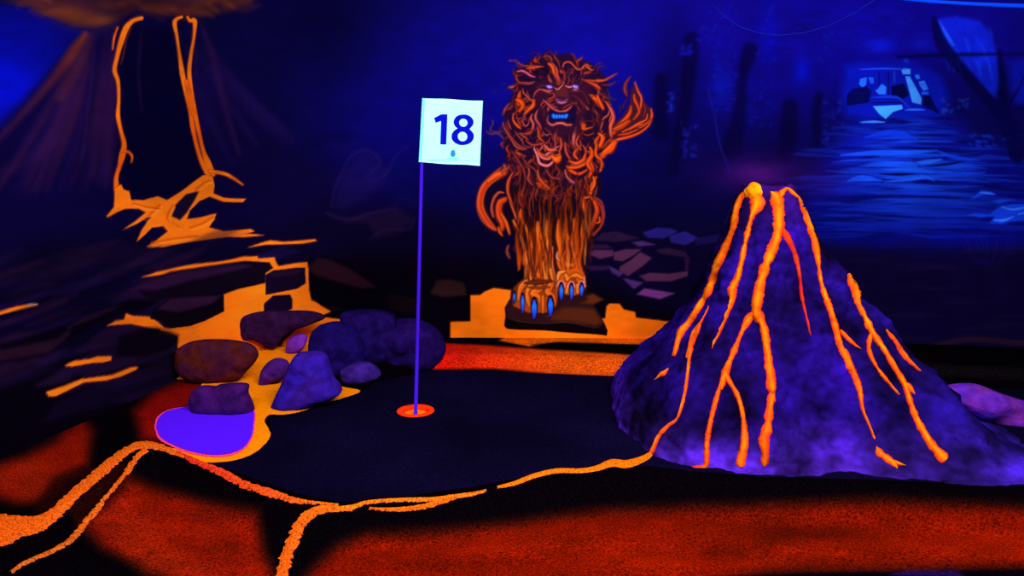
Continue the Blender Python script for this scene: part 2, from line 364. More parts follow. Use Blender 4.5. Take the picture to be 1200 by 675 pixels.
# boulder outline and smoke-like strokes behind the flag pole
for p in ([(75, 250, 2), (85, 200, 5), (110, 140, 6), (140, 90, 5), (190, 70, 6), (230, 110, 9), (180, 160, 4)], [(185, 165, 4), (230, 160, 10), (260, 130, 8), (280, 90, 4), (320, 55, 2)], [(60, 270, 3), (130, 290, 8), (200, 270, 8), (280, 255, 4)], [(200, 350, 4), (250, 320, 9), (320, 320, 6), (340, 290, 4)]):
    wc.stroke(zz('K', p), (36, 20, 88), .55, 5)
wc.poly(zz('K', [(80, 250), (110, 140), (190, 70), (260, 130), (240, 180), (120, 260)]), (22, 12, 74), .5, 14)
wc.poly(zz('K', [(60, 270), (130, 285), (280, 250), (340, 290), (300, 330), (220, 350), (190, 300), (120, 300)]), (34, 14, 48), .55, 10)
for i in range(24):
    x, y = random.uniform(20, 500), random.uniform(20, 260)
    wc.stroke(zz('K', [(x, y, 6), (x + 40, y - 20, 14), (x + 90, y, 6)]), (20, 10, 78), .22, 10)
# --- stone paving to the right of the lion
TPAVE = 25
pave = [([(80, 225), (200, 225), (228, 245), (90, 250)], 0), ([(95, 268), (130, 255), (235, 258), (232, 290), (160, 305), (110, 285)], 1), ([(235, 270), (300, 252), (392, 252), (340, 290), (290, 318), (240, 312)], 1),
        ([(385, 268), (452, 300), (400, 345), (318, 402), (268, 378), (272, 350), (335, 312)], 1), ([(70, 345), (210, 345), (200, 368), (110, 372)], 0), ([(205, 345), (290, 385), (270, 405), (230, 385)], 2),
        ([(290, 415), (405, 440), (350, 475), (320, 445)], 2), ([(368, 505), (410, 473), (582, 500), (500, 532)], 3), ([(385, 402), (440, 385), (550, 390), (655, 375), (655, 402), (560, 432), (420, 430)], 1),
        ([(480, 255), (540, 245), (640, 265), (662, 300), (580, 290), (500, 275)], 0), ([(400, 158), (480, 130), (560, 135), (600, 150), (520, 190), (430, 185)], 4), ([(550, 175), (640, 150), (720, 190), (640, 228), (560, 212)], 4),
        ([(340, 212), (400, 205), (470, 225), (380, 235)], 2), ([(170, 160), (250, 150), (380, 190), (250, 210), (130, 200)], 0), ([(640, 300), (665, 300), (655, 375), (640, 372)], 0), ([(700, 190), (860, 160), (900, 200), (700, 230)], 5)]
pc = [(42, 18, 58), (84, 38, 76), (72, 38, 110), (112, 46, 122), (36, 26, 120), (20, 12, 70)]
for q, c in pave:
    wc.poly(zz('P', q), np.array(pc[c]) * .55, .8, 4); wc.poly(zz('P', q), pc[c], .85, 2.0, TPAVE)
# orange lava painted at the foot of the wall by the lion
TLL = 12
lavapoly('E', [(180, 215), (268, 212), (268, 98), (310, 97), (330, 82), (370, 66), (445, 76), (440, 130), (420, 170), (860, 200), (866, 145), (880, 134), (922, 136), (940, 160), (990, 172), (994, 196), (1060, 204), (1160, 216), (1100, 290), (1000, 420), (400, 420), (180, 420)], TLL, (250, 112, 12))
# --- river, tunnel and trees on the right
TRIV, TTUN, TTREE = 26, 27, 28
river = [(1020, 118), (1100, 118), (1125, 150), (1190, 175), (1260, 190), (1260, 300), (1120, 300), (960, 290), (935, 240), (960, 190), (1000, 150)]
wc.mark(river, TRIV); wc.poly(river, (8, 10, 135), .75, 34)
wc.poly([(1020, 120), (1090, 120), (1150, 190), (1130, 235), (990, 235), (985, 170)], (12, 36, 205), .5, 50)
for i in range(330):
    v = random.random() ** .8; y = 128 + v * 150; half = 34 + 105 * min(1, v * 1.8)
    cx = max(968 + 18 * random.random() - 30 * v, 1062 + 18 * v + random.gauss(0, .45) * half); L = random.uniform(10, 30) + 30 * v
    br = max(0, 1 - abs(y - 195) / 75) * max(.15, 1 - abs(cx - 1070) / 130)
    c = (10 + 14 * br, 24 + 66 * br, 150 + 105 * br) if random.random() < .72 else (5, 6, 84)
    w = random.uniform(1.5, 4 + 3 * v)
    wc.stroke([(cx - L, y + random.uniform(-2, 2), .4), (cx - L * .2, y + random.uniform(-2, 1), w), (cx + L, y + random.uniform(-1, 3), .4)], c, random.uniform(.4, .8), 2.4)
for p, c in (([(160, 185, 5), (300, 175, 22), (440, 172, 18), (560, 165, 5)], (22, 84, 250)), ([(460, 218, 4), (520, 212, 16), (580, 202, 6)], (30, 100, 255)), ([(190, 290, 4), (250, 280, 26), (330, 290, 5)], (20, 80, 245)), ([(340, 296, 3), (450, 285, 16), (510, 275, 14), (550, 290, 4)], (24, 86, 250)),
             ([(320, 262, 3), (400, 265, 12), (470, 262, 3)], (4, 4, 60)), ([(480, 232, 3), (600, 222, 12), (680, 208, 3)], (4, 6, 70)), ([(560, 165, 4), (640, 195, 16), (740, 205, 4)], (14, 60, 225)), ([(250, 48, 3), (300, 46, 8), (340, 48, 3)], (60, 140, 255)), ([(430, 200, 4), (600, 262, 14), (760, 256, 4)], (16, 56, 220)),
             ([(260, 110, 4), (380, 90, 26), (480, 120, 4)], (14, 50, 225)), ([(300, 140, 4), (420, 140, 14), (560, 150, 4)], (10, 34, 190)), ([(100, 250, 3), (240, 255, 8), (420, 250, 3)], (16, 56, 220)), ([(400, 340, 3), (500, 345, 14), (620, 345, 4)], (14, 50, 220)), ([(480, 385, 3), (620, 395, 12), (760, 410, 3)], (10, 34, 190)),
             ([(120, 410, 3), (260, 380, 6), (340, 375, 3)], (10, 26, 160)), ([(60, 330, 3), (180, 340, 9), (300, 345, 3)], (10, 24, 150))):
    wc.stroke(zz('W', p), c, .85, 2.2)
# pale stepping rocks at right
TBR = 29
for p in ([(672, 436), (720, 425), (780, 430), (820, 398), (870, 388), (960, 386), (1060, 400), (1060, 460), (960, 455), (870, 462), (830, 472), (780, 468), (800, 440), (740, 445)], [(700, 368), (745, 330), (790, 335), (810, 350), (760, 350)], [(780, 378), (830, 366), (885, 368), (820, 388)]):
    wc.poly(zz('W', p), (16, 60, 225), .85, 3, TBR)
for p in ([(830, 400, 5), (880, 410, 8), (940, 400, 5)], [(800, 455, 6), (840, 455, 12), (880, 440, 4)], [(740, 340, 4), (770, 342, 8), (800, 348, 3)], [(900, 430, 5), (960, 420, 8), (1020, 430, 5)]):
    wc.stroke(zz('W', p), (60, 130, 255), .7, 2)
for i in range(26):   # spiky bush
    x = random.uniform(700, 860); wc.stroke(zz('W', [(780 + (x - 780) * .5, 640, 5), (x, 600, 5), (x + (x - 780) * .5 + random.uniform(-10, 10), 500 + random.uniform(0, 70), 2)]), (22, 20, 130), .6, 1.4)
wc.stroke(zz('W', [(590, 630, 4), (650, 600, 8), (705, 578, 4)]), (40, 22, 90), .6, 3)
for i in range(26):
    x, y = random.uniform(690, 900), random.uniform(95, 150); wc.stroke(zz('W', [(x, y, 8), (x + 14, y + 4, 10)]), (14, 50, 200), .5, 2.5)
# dark zone below the river
wc.poly([(940, 290), (1260, 292), (1260, 420), (940, 420)], (12, 5, 44), .8, 26)
for i in range(36):
    x, y = random.uniform(950, 1240), random.uniform(270, 400)
    wc.stroke([(x - 30, y, 2), (x, y - 2, 5), (x + 30, y, 2)], random.choice([(24, 10, 60), (12, 6, 50), (30, 12, 48)]), .3, 4)
for p in ([(1080, 410, 3), (1130, 398, 7), (1200, 402, 6), (1260, 405, 3)], [(1075, 422, 3), (1100, 426, 5), (1150, 420, 3)], [(1150, 416, 2), (1172, 415, 3), (1190, 417, 2)]):
    wc.stroke(p, (44, 20, 36), .7, 4)
# tunnel arch and lit houses
tun = [(330, 62 * 4.5), (100, 330), (80, 420), (60, 560), (200, 640), (520, 640), (600, 560), (560, 420), (470, 340)]
wc.poly(zz('Q', [(95, 345), (160, 330), (420, 325), (600, 400), (640, 520), (560, 610), (100, 620), (70, 500)]), (8, 20, 178), .8, 16, TTUN)
for p, c, o in (([(165, 445), (170, 415), (205, 408), (203, 445), (185, 465)], (30, 110, 255), .9), ([(212, 408), (240, 408), (243, 440), (225, 440)], (24, 90, 245), .85), ([(388, 372), (400, 360), (436, 364), (436, 392), (395, 392)], (60, 150, 255), .95),
                ([(408, 402), (432, 402), (495, 520), (492, 552), (445, 540)], (60, 150, 255), .9), ([(458, 396), (478, 392), (488, 415), (468, 418)], (40, 120, 255), .8), ([(478, 430), (510, 425), (530, 470), (505, 480), (484, 450)], (40, 120, 255), .85),
                ([(495, 485), (530, 485), (530, 498), (495, 498)], (30, 100, 245), .8), ([(238, 560), (390, 553), (395, 575), (345, 590), (305, 628), (270, 600)], (60, 160, 255), .98), ([(262, 470), (285, 442), (308, 458), (306, 498), (270, 498), (250, 478)], (40, 120, 255), .85),
                ([(335, 455), (400, 440), (430, 500), (400, 520), (335, 500)], (3, 3, 50), .9), ([(130, 470), (200, 455), (230, 480), (215, 540), (100, 560), (100, 500)], (4, 4, 60), .8), ([(500, 505), (540, 505), (590, 600), (500, 560)], (4, 3, 56), .85)):
    wc.poly(zz('Q', p), c, o, 1.6)
for p, c in (([(170, 366, 4), (300, 362, 8), (410, 366, 5)], (30, 80, 240)), ([(270, 380, 6), (270, 440, 6)], (4, 6, 90)), ([(320, 380, 6), (320, 500, 7)], (4, 6, 80)), ([(350, 375, 10), (350, 430, 14)], (16, 50, 190)), ([(230, 545, 5), (330, 540, 8), (400, 545, 5)], (4, 6, 90)), ([(170, 645, 4), (240, 640, 9), (300, 645, 4)], (50, 130, 255)),
             ([(410, 580, 5), (460, 578, 12), (510, 580, 5)], (40, 110, 255)), ([(360, 505, 5), (400, 540, 5), (430, 570, 4)], (24, 70, 220)), ([(230, 515, 5), (330, 510, 14), (380, 520, 5)], (16, 56, 220)), ([(400, 325, 6), (412, 318, 20), (425, 330, 8)], (14, 36, 180))):
    wc.stroke(zz('Q', p), c, .85, 1.6)
# sky patches behind the trees
wc.poly(zz('Q', [(580, 100), (680, 85), (800, 110), (860, 180), (890, 280), (905, 420), (880, 530), (800, 460), (700, 330), (640, 240), (600, 160)]), (12, 28, 200), .9, 7)
for i in range(26):
    x, y = random.uniform(610, 850), random.uniform(110, 380)
    wc.stroke(zz('Q', [(x, y, 6), (x + 14, y + 34, 12), (x + 22, y + 80, 5)]), random.choice([(24, 70, 250), (10, 20, 160), (16, 48, 225)]), .4, 3)
wc.stroke(zz('Q', [(588, 110, 4), (625, 180, 14), (665, 240, 8)]), (40, 100, 255), .7, 2.5)
wc.poly(zz('Q', [(950, 330), (1035, 310), (1100, 330), (1100, 560), (980, 540)]), (10, 18, 165), .8, 14)
wc.blob(1030, 54, 20, 8, (12, 24, 205), .7); wc.blob(1080, 52, 14, 9, (12, 22, 180), .5)
for p in ([(560, 100, 26), (600, 230, 60), (720, 380, 60), (860, 540, 60), (960, 680, 90), (1000, 820, 80)], [(905, 270, 22), (920, 400, 34), (925, 520, 44), (950, 650, 60)], [(950, 560, 20), (1000, 480, 10), (1040, 400, 6)], [(370, 300, 14), (600, 290, 22), (900, 285, 12), (1100, 282, 6)], [(930, 560, 12), (960, 640, 20), (990, 760, 30)]):
    wc.stroke(zz('Q', p), (5, 3, 62), .88, 5, TTREE)
for i in range(20):
    x, y = random.uniform(600, 740), random.uniform(520, 600); wc.blob(970 + x / 4.5, y / 4.5, 2, 1.6, (20, 60, 190), .6)
for i in range(24):
    x, y = random.uniform(890, 1060), random.uniform(10, 60)
    wc.stroke([(x, y, 1), (x + 12, y + random.uniform(-6, 6), 3), (x + 24, y + random.uniform(-6, 6), 1)], random.choice([(6, 4, 70), (14, 14, 150)]), .3, 4)
# dark trees left of the river
for cx, cy, rx, ry, c, o in ((40, 30, 1, 1, 0, 0),):
    pass
for p in ([(130, 150, 60), (120, 260, 60), (110, 380, 44), (80, 520, 40), (60, 640, 50)], [(350, 190, 60), (320, 300, 40), (310, 420, 50), (280, 560, 80)], [(500, 400, 60), (495, 500, 66), (480, 600, 50)], [(610, 360, 30), (600, 440, 34), (600, 540, 30)], [(15, 300, 50), (10, 500, 60)]):
    wc.stroke(zz('L', p), (5, 2, 44), .7, 9, None)
for (a, b, c_, d, n, col) in ((90, 130, 170, 210, 26, (12, 14, 150)), (40, 60, 340, 420, 16, (22, 30, 170)), (90, 150, 460, 600, 34, (20, 24, 150)), (200, 300, 20, 180, 30, (12, 14, 150)), (380, 450, 20, 230, 22, (12, 20, 175)), (340, 440, 280, 480, 40, (12, 12, 130)), (620, 700, 380, 560, 36, (12, 26, 150)), (580, 700, 120, 300, 22, (12, 16, 150)), (150, 230, 90, 160, 20, (12, 14, 150)), (210, 300, 200, 430, 30, (10, 20, 160))):
    for i in range(n):
        x, y = random.uniform(a, b), random.uniform(c_, d); x, y = zz('L', [(x, y)])[0]
        wc.blob(x, y, random.uniform(1, 3), random.uniform(1, 3), col, random.uniform(.3, .7))
wc.blob(*zz('L', [(545, 262)])[0], 10, 16, (6, 16, 205), .75); wc.blob(*zz('L', [(245, 330)])[0], 12, 20, (8, 18, 150), .6); wc.blob(*zz('L', [(425, 140)])[0], 11, 34, (8, 8, 170), .6)
wc.stroke(zz('L', [(190, 330, 4), (215, 430, 6), (235, 540, 7), (275, 650, 5)]), (22, 22, 130), .6, 2)
for i in range(30):   # palm-like strokes low right of the dark trees
    x, y = random.uniform(1140, 1200), random.uniform(285, 310)
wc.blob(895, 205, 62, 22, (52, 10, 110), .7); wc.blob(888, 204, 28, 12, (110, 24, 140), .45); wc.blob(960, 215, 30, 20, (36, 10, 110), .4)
# canvas mottling
A *= (.8 + .4 * n1 + .22 * (n3 - .5))[..., None]

# ============================ the painted lion ============================
LT = {'mane': 40, 'face': 41, 'tail': 42, 'body': 43, 'legL': 44, 'legR': 45, 'eye1': 46, 'eye2': 47, 'teeth': 48, 'crest': 49, 'nose': 50, 'rock': 51, 'haunch': 52}
OR, RE, DR, PK, BR, MV = (238, 88, 18), (196, 52, 18), (112, 30, 22), (216, 108, 104), (160, 62, 52), (96, 30, 62)
lt = [40]
def fl(z, pts, col, w=None, op=.9, hl=True, soft=None):
    q = zz(z, pts)
    if len(q[0]) < 3: q = [(x, y, (w or 10) / Z[z][2] * (.35 if k in (0, len(q) - 1) else 1)) for k, (x, y) in enumerate(q)]
    c = np.array(col, float) * np.array((1, .86, .9))
    if z in '1234': c = c * .9; q = [(x, y, ww * .82) for x, y, ww in q]
    if z == '8': c[1] *= 1.12
    wm = max(p[2] for p in q)
    wc.stroke([(x, y, ww * 1.5 + .8) for x, y, ww in q], c * .42 + np.array((6, 0, 6)), op * .75, 1.6, lt[0])
    wc.stroke([(x, y, ww) for x, y, ww in q], c, op, soft or max(.9, wm * .35), lt[0])
    if hl and wm > 1.6:
        k = wm * .22
        wc.stroke([(x - k, y - k * .4, ww * .3) for x, y, ww in q], np.minimum(c * 1.12 + np.array((16, 30, 30)), 255), op * .6, .8)
lt[0] = 51   # rock slab the lion stands on
rock = [(8, 470), (30, 430), (60, 390), (110, 380), (330, 400), (500, 385), (540, 380), (612, 420), (598, 440), (550, 455), (580, 500), (612, 560), (634, 610), (628, 640), (560, 632), (400, 622), (250, 608), (100, 605), (20, 598), (4, 580), (12, 520)]
wc.poly(zz('8', rock), (12, 4, 10), 1, 1.4, 51)
wc.poly(zz('8', [(14, 470), (34, 430), (70, 392), (330, 400), (520, 385), (545, 384), (605, 420), (545, 452), (575, 500), (606, 562), (560, 585), (400, 558), (240, 562), (90, 548), (20, 525)]), (44, 18, 24), .95, 3)
wc.poly(zz('8', [(260, 520), (340, 470), (470, 470), (550, 480), (580, 520), (600, 560), (560, 578), (400, 550), (300, 545)]), (96, 38, 16), .8, 7)
wc.poly(zz('8', [(510, 400), (545, 388), (604, 420), (545, 448), (470, 440), (510, 425)]), (104, 44, 16), .85, 5)
wc.stroke(zz('8', [(20, 530, 4), (100, 552, 6), (240, 565, 6), (400, 560, 6), (560, 590, 5), (604, 564, 4)]), (120, 60, 36), .5, 1.6)
# tail
lt[0] = 42
wc.poly(zz('6', [(210, 600), (130, 520), (80, 400), (90, 280), (200, 150), (300, 90), (300, 350), (330, 640), (260, 660)]), (16, 5, 28), .85, 4, 42)
fl('6', [(275, 85, 6), (290, 130, 40), (240, 160, 58), (180, 200, 50), (120, 260, 44), (95, 320, 44), (85, 390, 46), (95, 450, 50), (130, 520, 48), (175, 575, 40), (215, 605, 12)], (212, 62, 16))
fl('6', [(285, 100, 10), (270, 150, 36), (215, 170, 36), (150, 220, 22)], (240, 86, 18))
wc.stroke(zz('6', [(210, 610, 4), (110, 540, 6), (66, 440, 6), (70, 330, 6), (110, 240, 5), (190, 160, 5), (250, 110, 5)]), (215, 110, 90), .7, 1.1)
wc.stroke(zz('6', [(215, 600, 3), (150, 510, 6), (108, 420, 6), (118, 320, 5), (170, 240, 5), (240, 190, 4)]), (235, 120, 50), .7, 1.1)
fl('6', [(270, 310, 10), (235, 308, 18), (200, 345, 20), (180, 400, 18), (178, 450, 20), (190, 500, 14)], (180, 70, 40))
fl('6', [(290, 360, 30), (245, 385, 44), (232, 440, 46), (240, 500, 50), (265, 560, 40), (250, 620, 16)], (214, 68, 16))
fl('6', [(250, 470, 10), (290, 540, 20), (310, 600, 22), (320, 640, 8)], (240, 100, 20))
fl('6', [(230, 580, 8), (240, 620, 18), (265, 650, 6)], OR)
lt[0] = 52
wc.poly(zz('6', [(300, 340), (400, 420), (420, 660), (330, 640), (300, 500)]), (20, 5, 18), .9, 4)
fl('8', [(80, 80, 4), (60, 110, 8), (90, 140, 5), (75, 95, 4)], DR, op=.5)
fl('8', [(30, 90, 6), (22, 130, 14), (38, 170, 6)], BR)
# body and mane underpaint
body = [(596, 205), (600, 190), (700, 190), (706, 215), (703, 232), (706, 250), (704, 265), (694, 280), (688, 300), (610, 300), (604, 262), (596, 240)]
wc.poly(body, (26, 7, 22), .95, 4, 43)
mane = [(604, 92), (600, 84), (613, 76), (625, 68), (640, 63), (655, 64), (668, 62), (676, 70), (690, 72), (702, 82), (712, 92), (712, 106), (716, 128), (714, 150), (710, 176), (704, 190), (702, 205), (690, 225), (650, 236), (610, 228), (597, 206), (592, 185), (590, 160), (591, 130), (600, 112)]
wc.poly(mane, (34, 8, 32), .92, 5, 40)
# random under-strands following the fall of the mane
lt[0] = 40
P_m = np.array(mane)
def inside(P, x, y):
    r = False; n = len(P)
    for k in range(n):
        (ax, ay), (bx, by) = P[k], P[(k + 1) % n]
        if (ay > y) != (by > y) and x < ax + (y - ay) * (bx - ax) / (by - ay): r = not r
    return r
for i in range(230):
    x, y = random.uniform(588, 716), random.uniform(66, 235)
    if not inside(P_m, x, y): continue
    if (x - 655) ** 2 / 26 ** 2 + (y - 122) ** 2 / 30 ** 2 < 1: continue
    dx, dy = (x - 656), (y - 118); ph = random.uniform(0, 6.28); L = random.uniform(8, 22)
    a0 = math.atan2(dy + 60, dx * .55) if y > 100 else math.atan2(-1, dx * .05 + random.uniform(-.8, .8))
    pts = []; px_, py_ = x, y
    for k in range(5):
        pts.append((px_, py_, [.5, 2., 3., 2., .4][k] * random.uniform(.7, 1.3)))
        a = a0 + .9 * math.sin(ph + k * 1.3); px_ += math.cos(a) * L / 4; py_ += math.sin(a) * L / 4
    fl('p', pts, random.choice([DR, RE, BR, DR, MV, DR, (190, 60, 24)]), op=random.uniform(.3, .65))
# body strokes (chest to legs)
lt[0] = 43
for i in range(90):
    x, y = random.uniform(604, 700), random.uniform(205, 285); ph = random.uniform(0, 6.28); L = random.uniform(14, 30)
    if not inside(np.array(body), x, y): continue
    pts = [(x + 2.2 * math.sin(ph + k), y + L * k / 4, [.5, 1.3, 2., 1.2, .4][k]) for k in range(5)]
    fl('p', pts, random.choice([DR, (80, 22, 20), RE]), op=.45)
for p, c in (([(400, 90, 6), (405, 150, 12), (395, 220, 12), (370, 250, 5)], DR), ([(450, 60, 6), (475, 140, 12), (465, 200, 14), (500, 250, 6)], BR), ([(530, 200, 8), (570, 215, 22), (620, 220, 8)], RE), ([(530, 230, 6), (570, 260, 26), (640, 290, 8)], (206, 72, 30)), ([(345, 150, 6), (310, 220, 22), (305, 300, 20), (330, 380, 16), (360, 470, 10)], (190, 66, 28)), ([(390, 300, 6), (400, 380, 26), (430, 420, 18), (430, 360, 6)], DR), ([(320, 380, 6), (360, 480, 14), (400, 580, 12), (410, 660, 8)], (200, 80, 36)), ([(410, 440, 8), (405, 500, 26), (440, 570, 26), (490, 640, 22)], (230, 84, 18))):
    fl('6', p, c)
for p, c in (([(220, 130, 6), (225, 170, 12), (260, 220, 14), (290, 235, 6)], (190, 90, 90)), ([(240, 110, 8), (300, 90, 26), (350, 80, 22), (390, 40, 10)], (222, 76, 22)), ([(230, 100, 10), (270, 140, 22), (330, 160, 20), (390, 130, 10)], (215, 70, 22)), ([(420, 20, 10), (420, 80, 26), (430, 130, 30), (405, 190, 8)], (224, 70, 16)), ([(500, 55, 8), (510, 90, 22), (495, 140, 8)], OR), ([(465, 185, 8), (440, 230, 22), (425, 280, 20), (420, 320, 12)], (240, 96, 20)), ([(470, 260, 4), (460, 310, 10), (440, 345, 10)], (120, 60, 90)), ([(370, 340, 12), (365, 400, 26), (378, 470, 20), (385, 520, 8)], (226, 78, 16)), ([(420, 330, 6), (400, 345, 12), (375, 350, 14)], OR), ([(0, 190, 5), (30, 200, 8), (60, 200, 4)], BR), ([(0, 230, 8), (40, 250, 22), (90, 285, 6)], RE), ([(120, 335, 5), (180, 320, 9), (260, 300, 8), (340, 270, 5)], DR), ([(20, 330, 4), (100, 335, 12), (200, 325, 6)], MV)):
    fl('7', p, c)
lt[0] = 53
wc.poly(zz('7', [(420, 330), (480, 350), (520, 440), (520, 540), (470, 630), (390, 675), (400, 500)]), (40, 10, 20), .9, 4, 53)
for p, c in (([(425, 345, 10), (455, 390, 28), (470, 450, 32), (450, 520, 34), (420, 590, 30), (395, 670, 14)], (206, 66, 18)), ([(460, 360, 8), (500, 420, 14), (515, 500, 14), (490, 590, 14), (430, 640, 12)], (150, 44, 22)), ([(490, 500, 6), (490, 540, 12), (460, 550, 6)], OR), ([(440, 340, 5), (500, 380, 8), (525, 470, 7), (510, 560, 6), (440, 650, 6)], (190, 70, 60))):
    fl('7', p, c)
# legs
def licks(tag, xa, xb, n):
    lt[0] = tag
    for i in range(n):
        f = random.random(); yb = 225 + 105 * random.random() ** .8; x = xa + (xb - xa) * f; k = max(0, (yb - 240) / 90)
        if tag == 44: x = 600 + 8 * k + (48 - 10 * k) * f
        if tag == 45: x = 655 + (40 - 10 * k) * f
        L = random.uniform(22, 46); ph = random.uniform(0, 6.28); w = random.uniform(1.6, 3.6) * (.5 + .7 * k)
        pts = [(x + 1.8 * math.sin(ph + q * 1.5) * (q / 4), yb - L * q / 4, [w * .5, w, w * .8, w * .5, .4][q]) for q in range(5)]
        c = np.array((244, 84, 8)) if random.random() < .66 else np.array((110, 36, 14))
        if random.random() < .2: c = np.array((250, 130, 50))
        c = c * (.5 + .5 * k)
        wc.stroke(pts, [c, c * .9, c * np.array((.72, .55, .8)), c * np.array((.5, .32, .9))], random.uniform(.5, .9), 1.2, tag if yb - L > 245 else None)
def fix_licks(): lt[0] = 45
lt[0] = 44
legL = [(606, 262), (650, 250), (652, 340), (655, 362), (650, 366), (610, 372), (602, 360), (603, 345), (612, 330), (620, 326), (616, 300)]
wc.mark(legL, 44); wc.poly(legL, (46, 14, 14), .9, 16)
fl('8', [(180, -10, 10), (190, 60, 50), (220, 160, 80), (230, 260, 100), (240, 330, 60)], (204, 76, 14), hl=False, op=.75)
for p, c in (([(60, -60, 8), (100, 20, 12), (125, 100, 14), (140, 180, 16), (165, 270, 18), (165, 310, 8)], (240, 110, 34)), ([(120, -60, 8), (150, 20, 16), (170, 110, 30), (190, 200, 30), (215, 280, 20)], (236, 92, 14)), ([(210, -50, 10), (215, 40, 36), (235, 130, 40), (255, 220, 40), (265, 300, 24)], (244, 100, 16)), ([(265, -60, 8), (262, 40, 26), (285, 140, 24), (290, 240, 26), (310, 330, 16)], (248, 112, 20)), ([(190, 90, 5), (180, 150, 10), (200, 220, 10), (190, 280, 5)], (110, 40, 16)), ([(240, 160, 5), (225, 210, 12), (235, 270, 6)], (100, 36, 16)), ([(270, 170, 5), (260, 230, 10), (275, 290, 6)], (120, 44, 14)), ([(145, 120, 5), (165, 190, 8), (170, 240, 5)], (150, 60, 20)), ([(300, 100, 6), (298, 200, 8), (318, 300, 10), (322, 400, 10), (320, 440, 5)], (226, 100, 60))):
    fl('8', p, c)
licks(44, 612, 650, 66)
paw = [(62, 352), (95, 318), (125, 298), (165, 310), (240, 300), (310, 320), (322, 420), (318, 462), (260, 500), (150, 500), (60, 460), (55, 400)]
wc.poly(zz('8', paw), (176, 66, 14), .95, 3, 44)
wc.poly(zz('8', [(50, 400), (64, 345), (88, 330), (86, 420), (70, 450)]), (90, 34, 16), .8, 3, 44)
for p, c in (([(140, 310, 26), (110, 340, 30), (98, 372, 20), (92, 420, 12)], (240, 104, 24)), ([(170, 330, 30), (150, 370, 30), (148, 420, 20), (160, 460, 8)], (246, 112, 20)), ([(220, 350, 40), (180, 385, 36), (215, 400, 20), (225, 440, 10)], (244, 106, 18)), ([(290, 330, 34), (270, 375, 34), (305, 400, 18), (315, 450, 8)], (236, 98, 18)), ([(240, 400, 14), (240, 450, 16), (240, 500, 7)], (232, 104, 12)), ([(130, 320, 8), (200, 315, 20), (290, 308, 10)], (96, 30, 12)), ([(150, 345, 5), (210, 350, 12), (280, 345, 6)], (130, 46, 12))):
    fl('8', p, c)
lt[0] = 45
legR = [(653, 250), (694, 250), (691, 290), (684, 325), (686, 342), (682, 352), (656, 350), (652, 330), (654, 290)]
wc.mark(legR, 45); wc.poly(legR, (46, 14, 14), .9, 16)
fl('8', [(380, 0, 10), (375, 80, 60), (390, 180, 100), (410, 260, 110)], (200, 76, 14), hl=False, op=.75)
for p, c in (([(335, -60, 8), (335, 40, 30), (345, 120, 20), (335, 190, 18), (350, 240, 10)], (240, 92, 12)), ([(380, -70, 8), (375, 10, 26), (395, 90, 30), (380, 160, 30), (400, 220, 20)], (234, 88, 16)), ([(430, -70, 8), (435, 20, 30), (420, 100, 32), (445, 170, 30), (450, 230, 18)], (226, 80, 14)), ([(485, -60, 8), (475, 40, 22), (470, 120, 18), (460, 190, 18), (475, 240, 10)], (206, 74, 18)), ([(330, 130, 6), (325, 165, 12), (345, 185, 6)], (240, 130, 90)), ([(360, 170, 20), (375, 205, 30), (420, 210, 20)], (248, 112, 22)), ([(400, 60, 5), (410, 130, 9), (405, 180, 5)], (110, 36, 14)), ([(355, 30, 5), (365, 100, 10), (355, 150, 5)], (110, 36, 14)), ([(450, 30, 5), (445, 100, 10), (455, 160, 5)], (90, 30, 14))):
    fl('8', p, c)
licks(45, 655, 690, 62); fix_licks()
wc.poly(zz('8', [(322, 270), (350, 240), (400, 240), (450, 225), (485, 250), (498, 290), (500, 340), (485, 380), (430, 395), (380, 390), (330, 370)]), (216, 84, 14), .95, 3, 45)
for p, c in (([(330, 300, 10), (340, 260, 20), (370, 250, 14)], (250, 140, 60)), ([(380, 270, 20), (400, 300, 30), (440, 270, 22), (480, 290, 16)], (250, 118, 20)), ([(400, 310, 8), (420, 295, 16), (440, 320, 8)], (150, 50, 12)), ([(390, 340, 14), (385, 375, 18)], (246, 118, 20)), ([(450, 330, 14), (452, 375, 18)], (246, 118, 20)), ([(490, 280, 8), (492, 320, 10)], (255, 130, 110))):
    fl('8', p, c)
for cx, y0, y1, w in ((350, 318, 425, 42), (412, 320, 424, 36), (475, 320, 402, 36)):
    wc.stroke(zz('8', [(cx - w * .6, y0 + 22, 7), (cx - w * .3, y0 - 4, 9), (cx, y0 - 10, 10), (cx + w * .35, y0 - 2, 9), (cx + w * .6, y0 + 24, 7)]), (250, 130, 140), .9, 1.2)
# claws
claws = [(66, 370, 440, 20, 44), (116, 385, 505, 30, 44), (187, 415, 540, 46, 44), (286, 405, 525, 46, 44), (352, 322, 425, 36, 45), (414, 325, 424, 32, 45), (475, 322, 402, 32, 45)]
for k, (cx, y0, y1, w, _) in enumerate(claws):
    wc.stroke(zz('8', [(cx, y0, w * .6), (cx, y0 + (y1 - y0) * .3, w), (cx, y0 + (y1 - y0) * .7, w * .85), (cx - 2, y1, w * .35)]), (22, 6, 40), .95, 1.4)
    wc.stroke(zz('8', [(cx, y0 + 14, w * .3), (cx, y0 + (y1 - y0) * .4, w * .62), (cx, y0 + (y1 - y0) * .75, w * .5), (cx - 1, y1 - 4, w * .2)]), [(40, 90, 255), (34, 120, 255), (24, 80, 250), (60, 30, 200)], 1, 1.2, 60 + k)
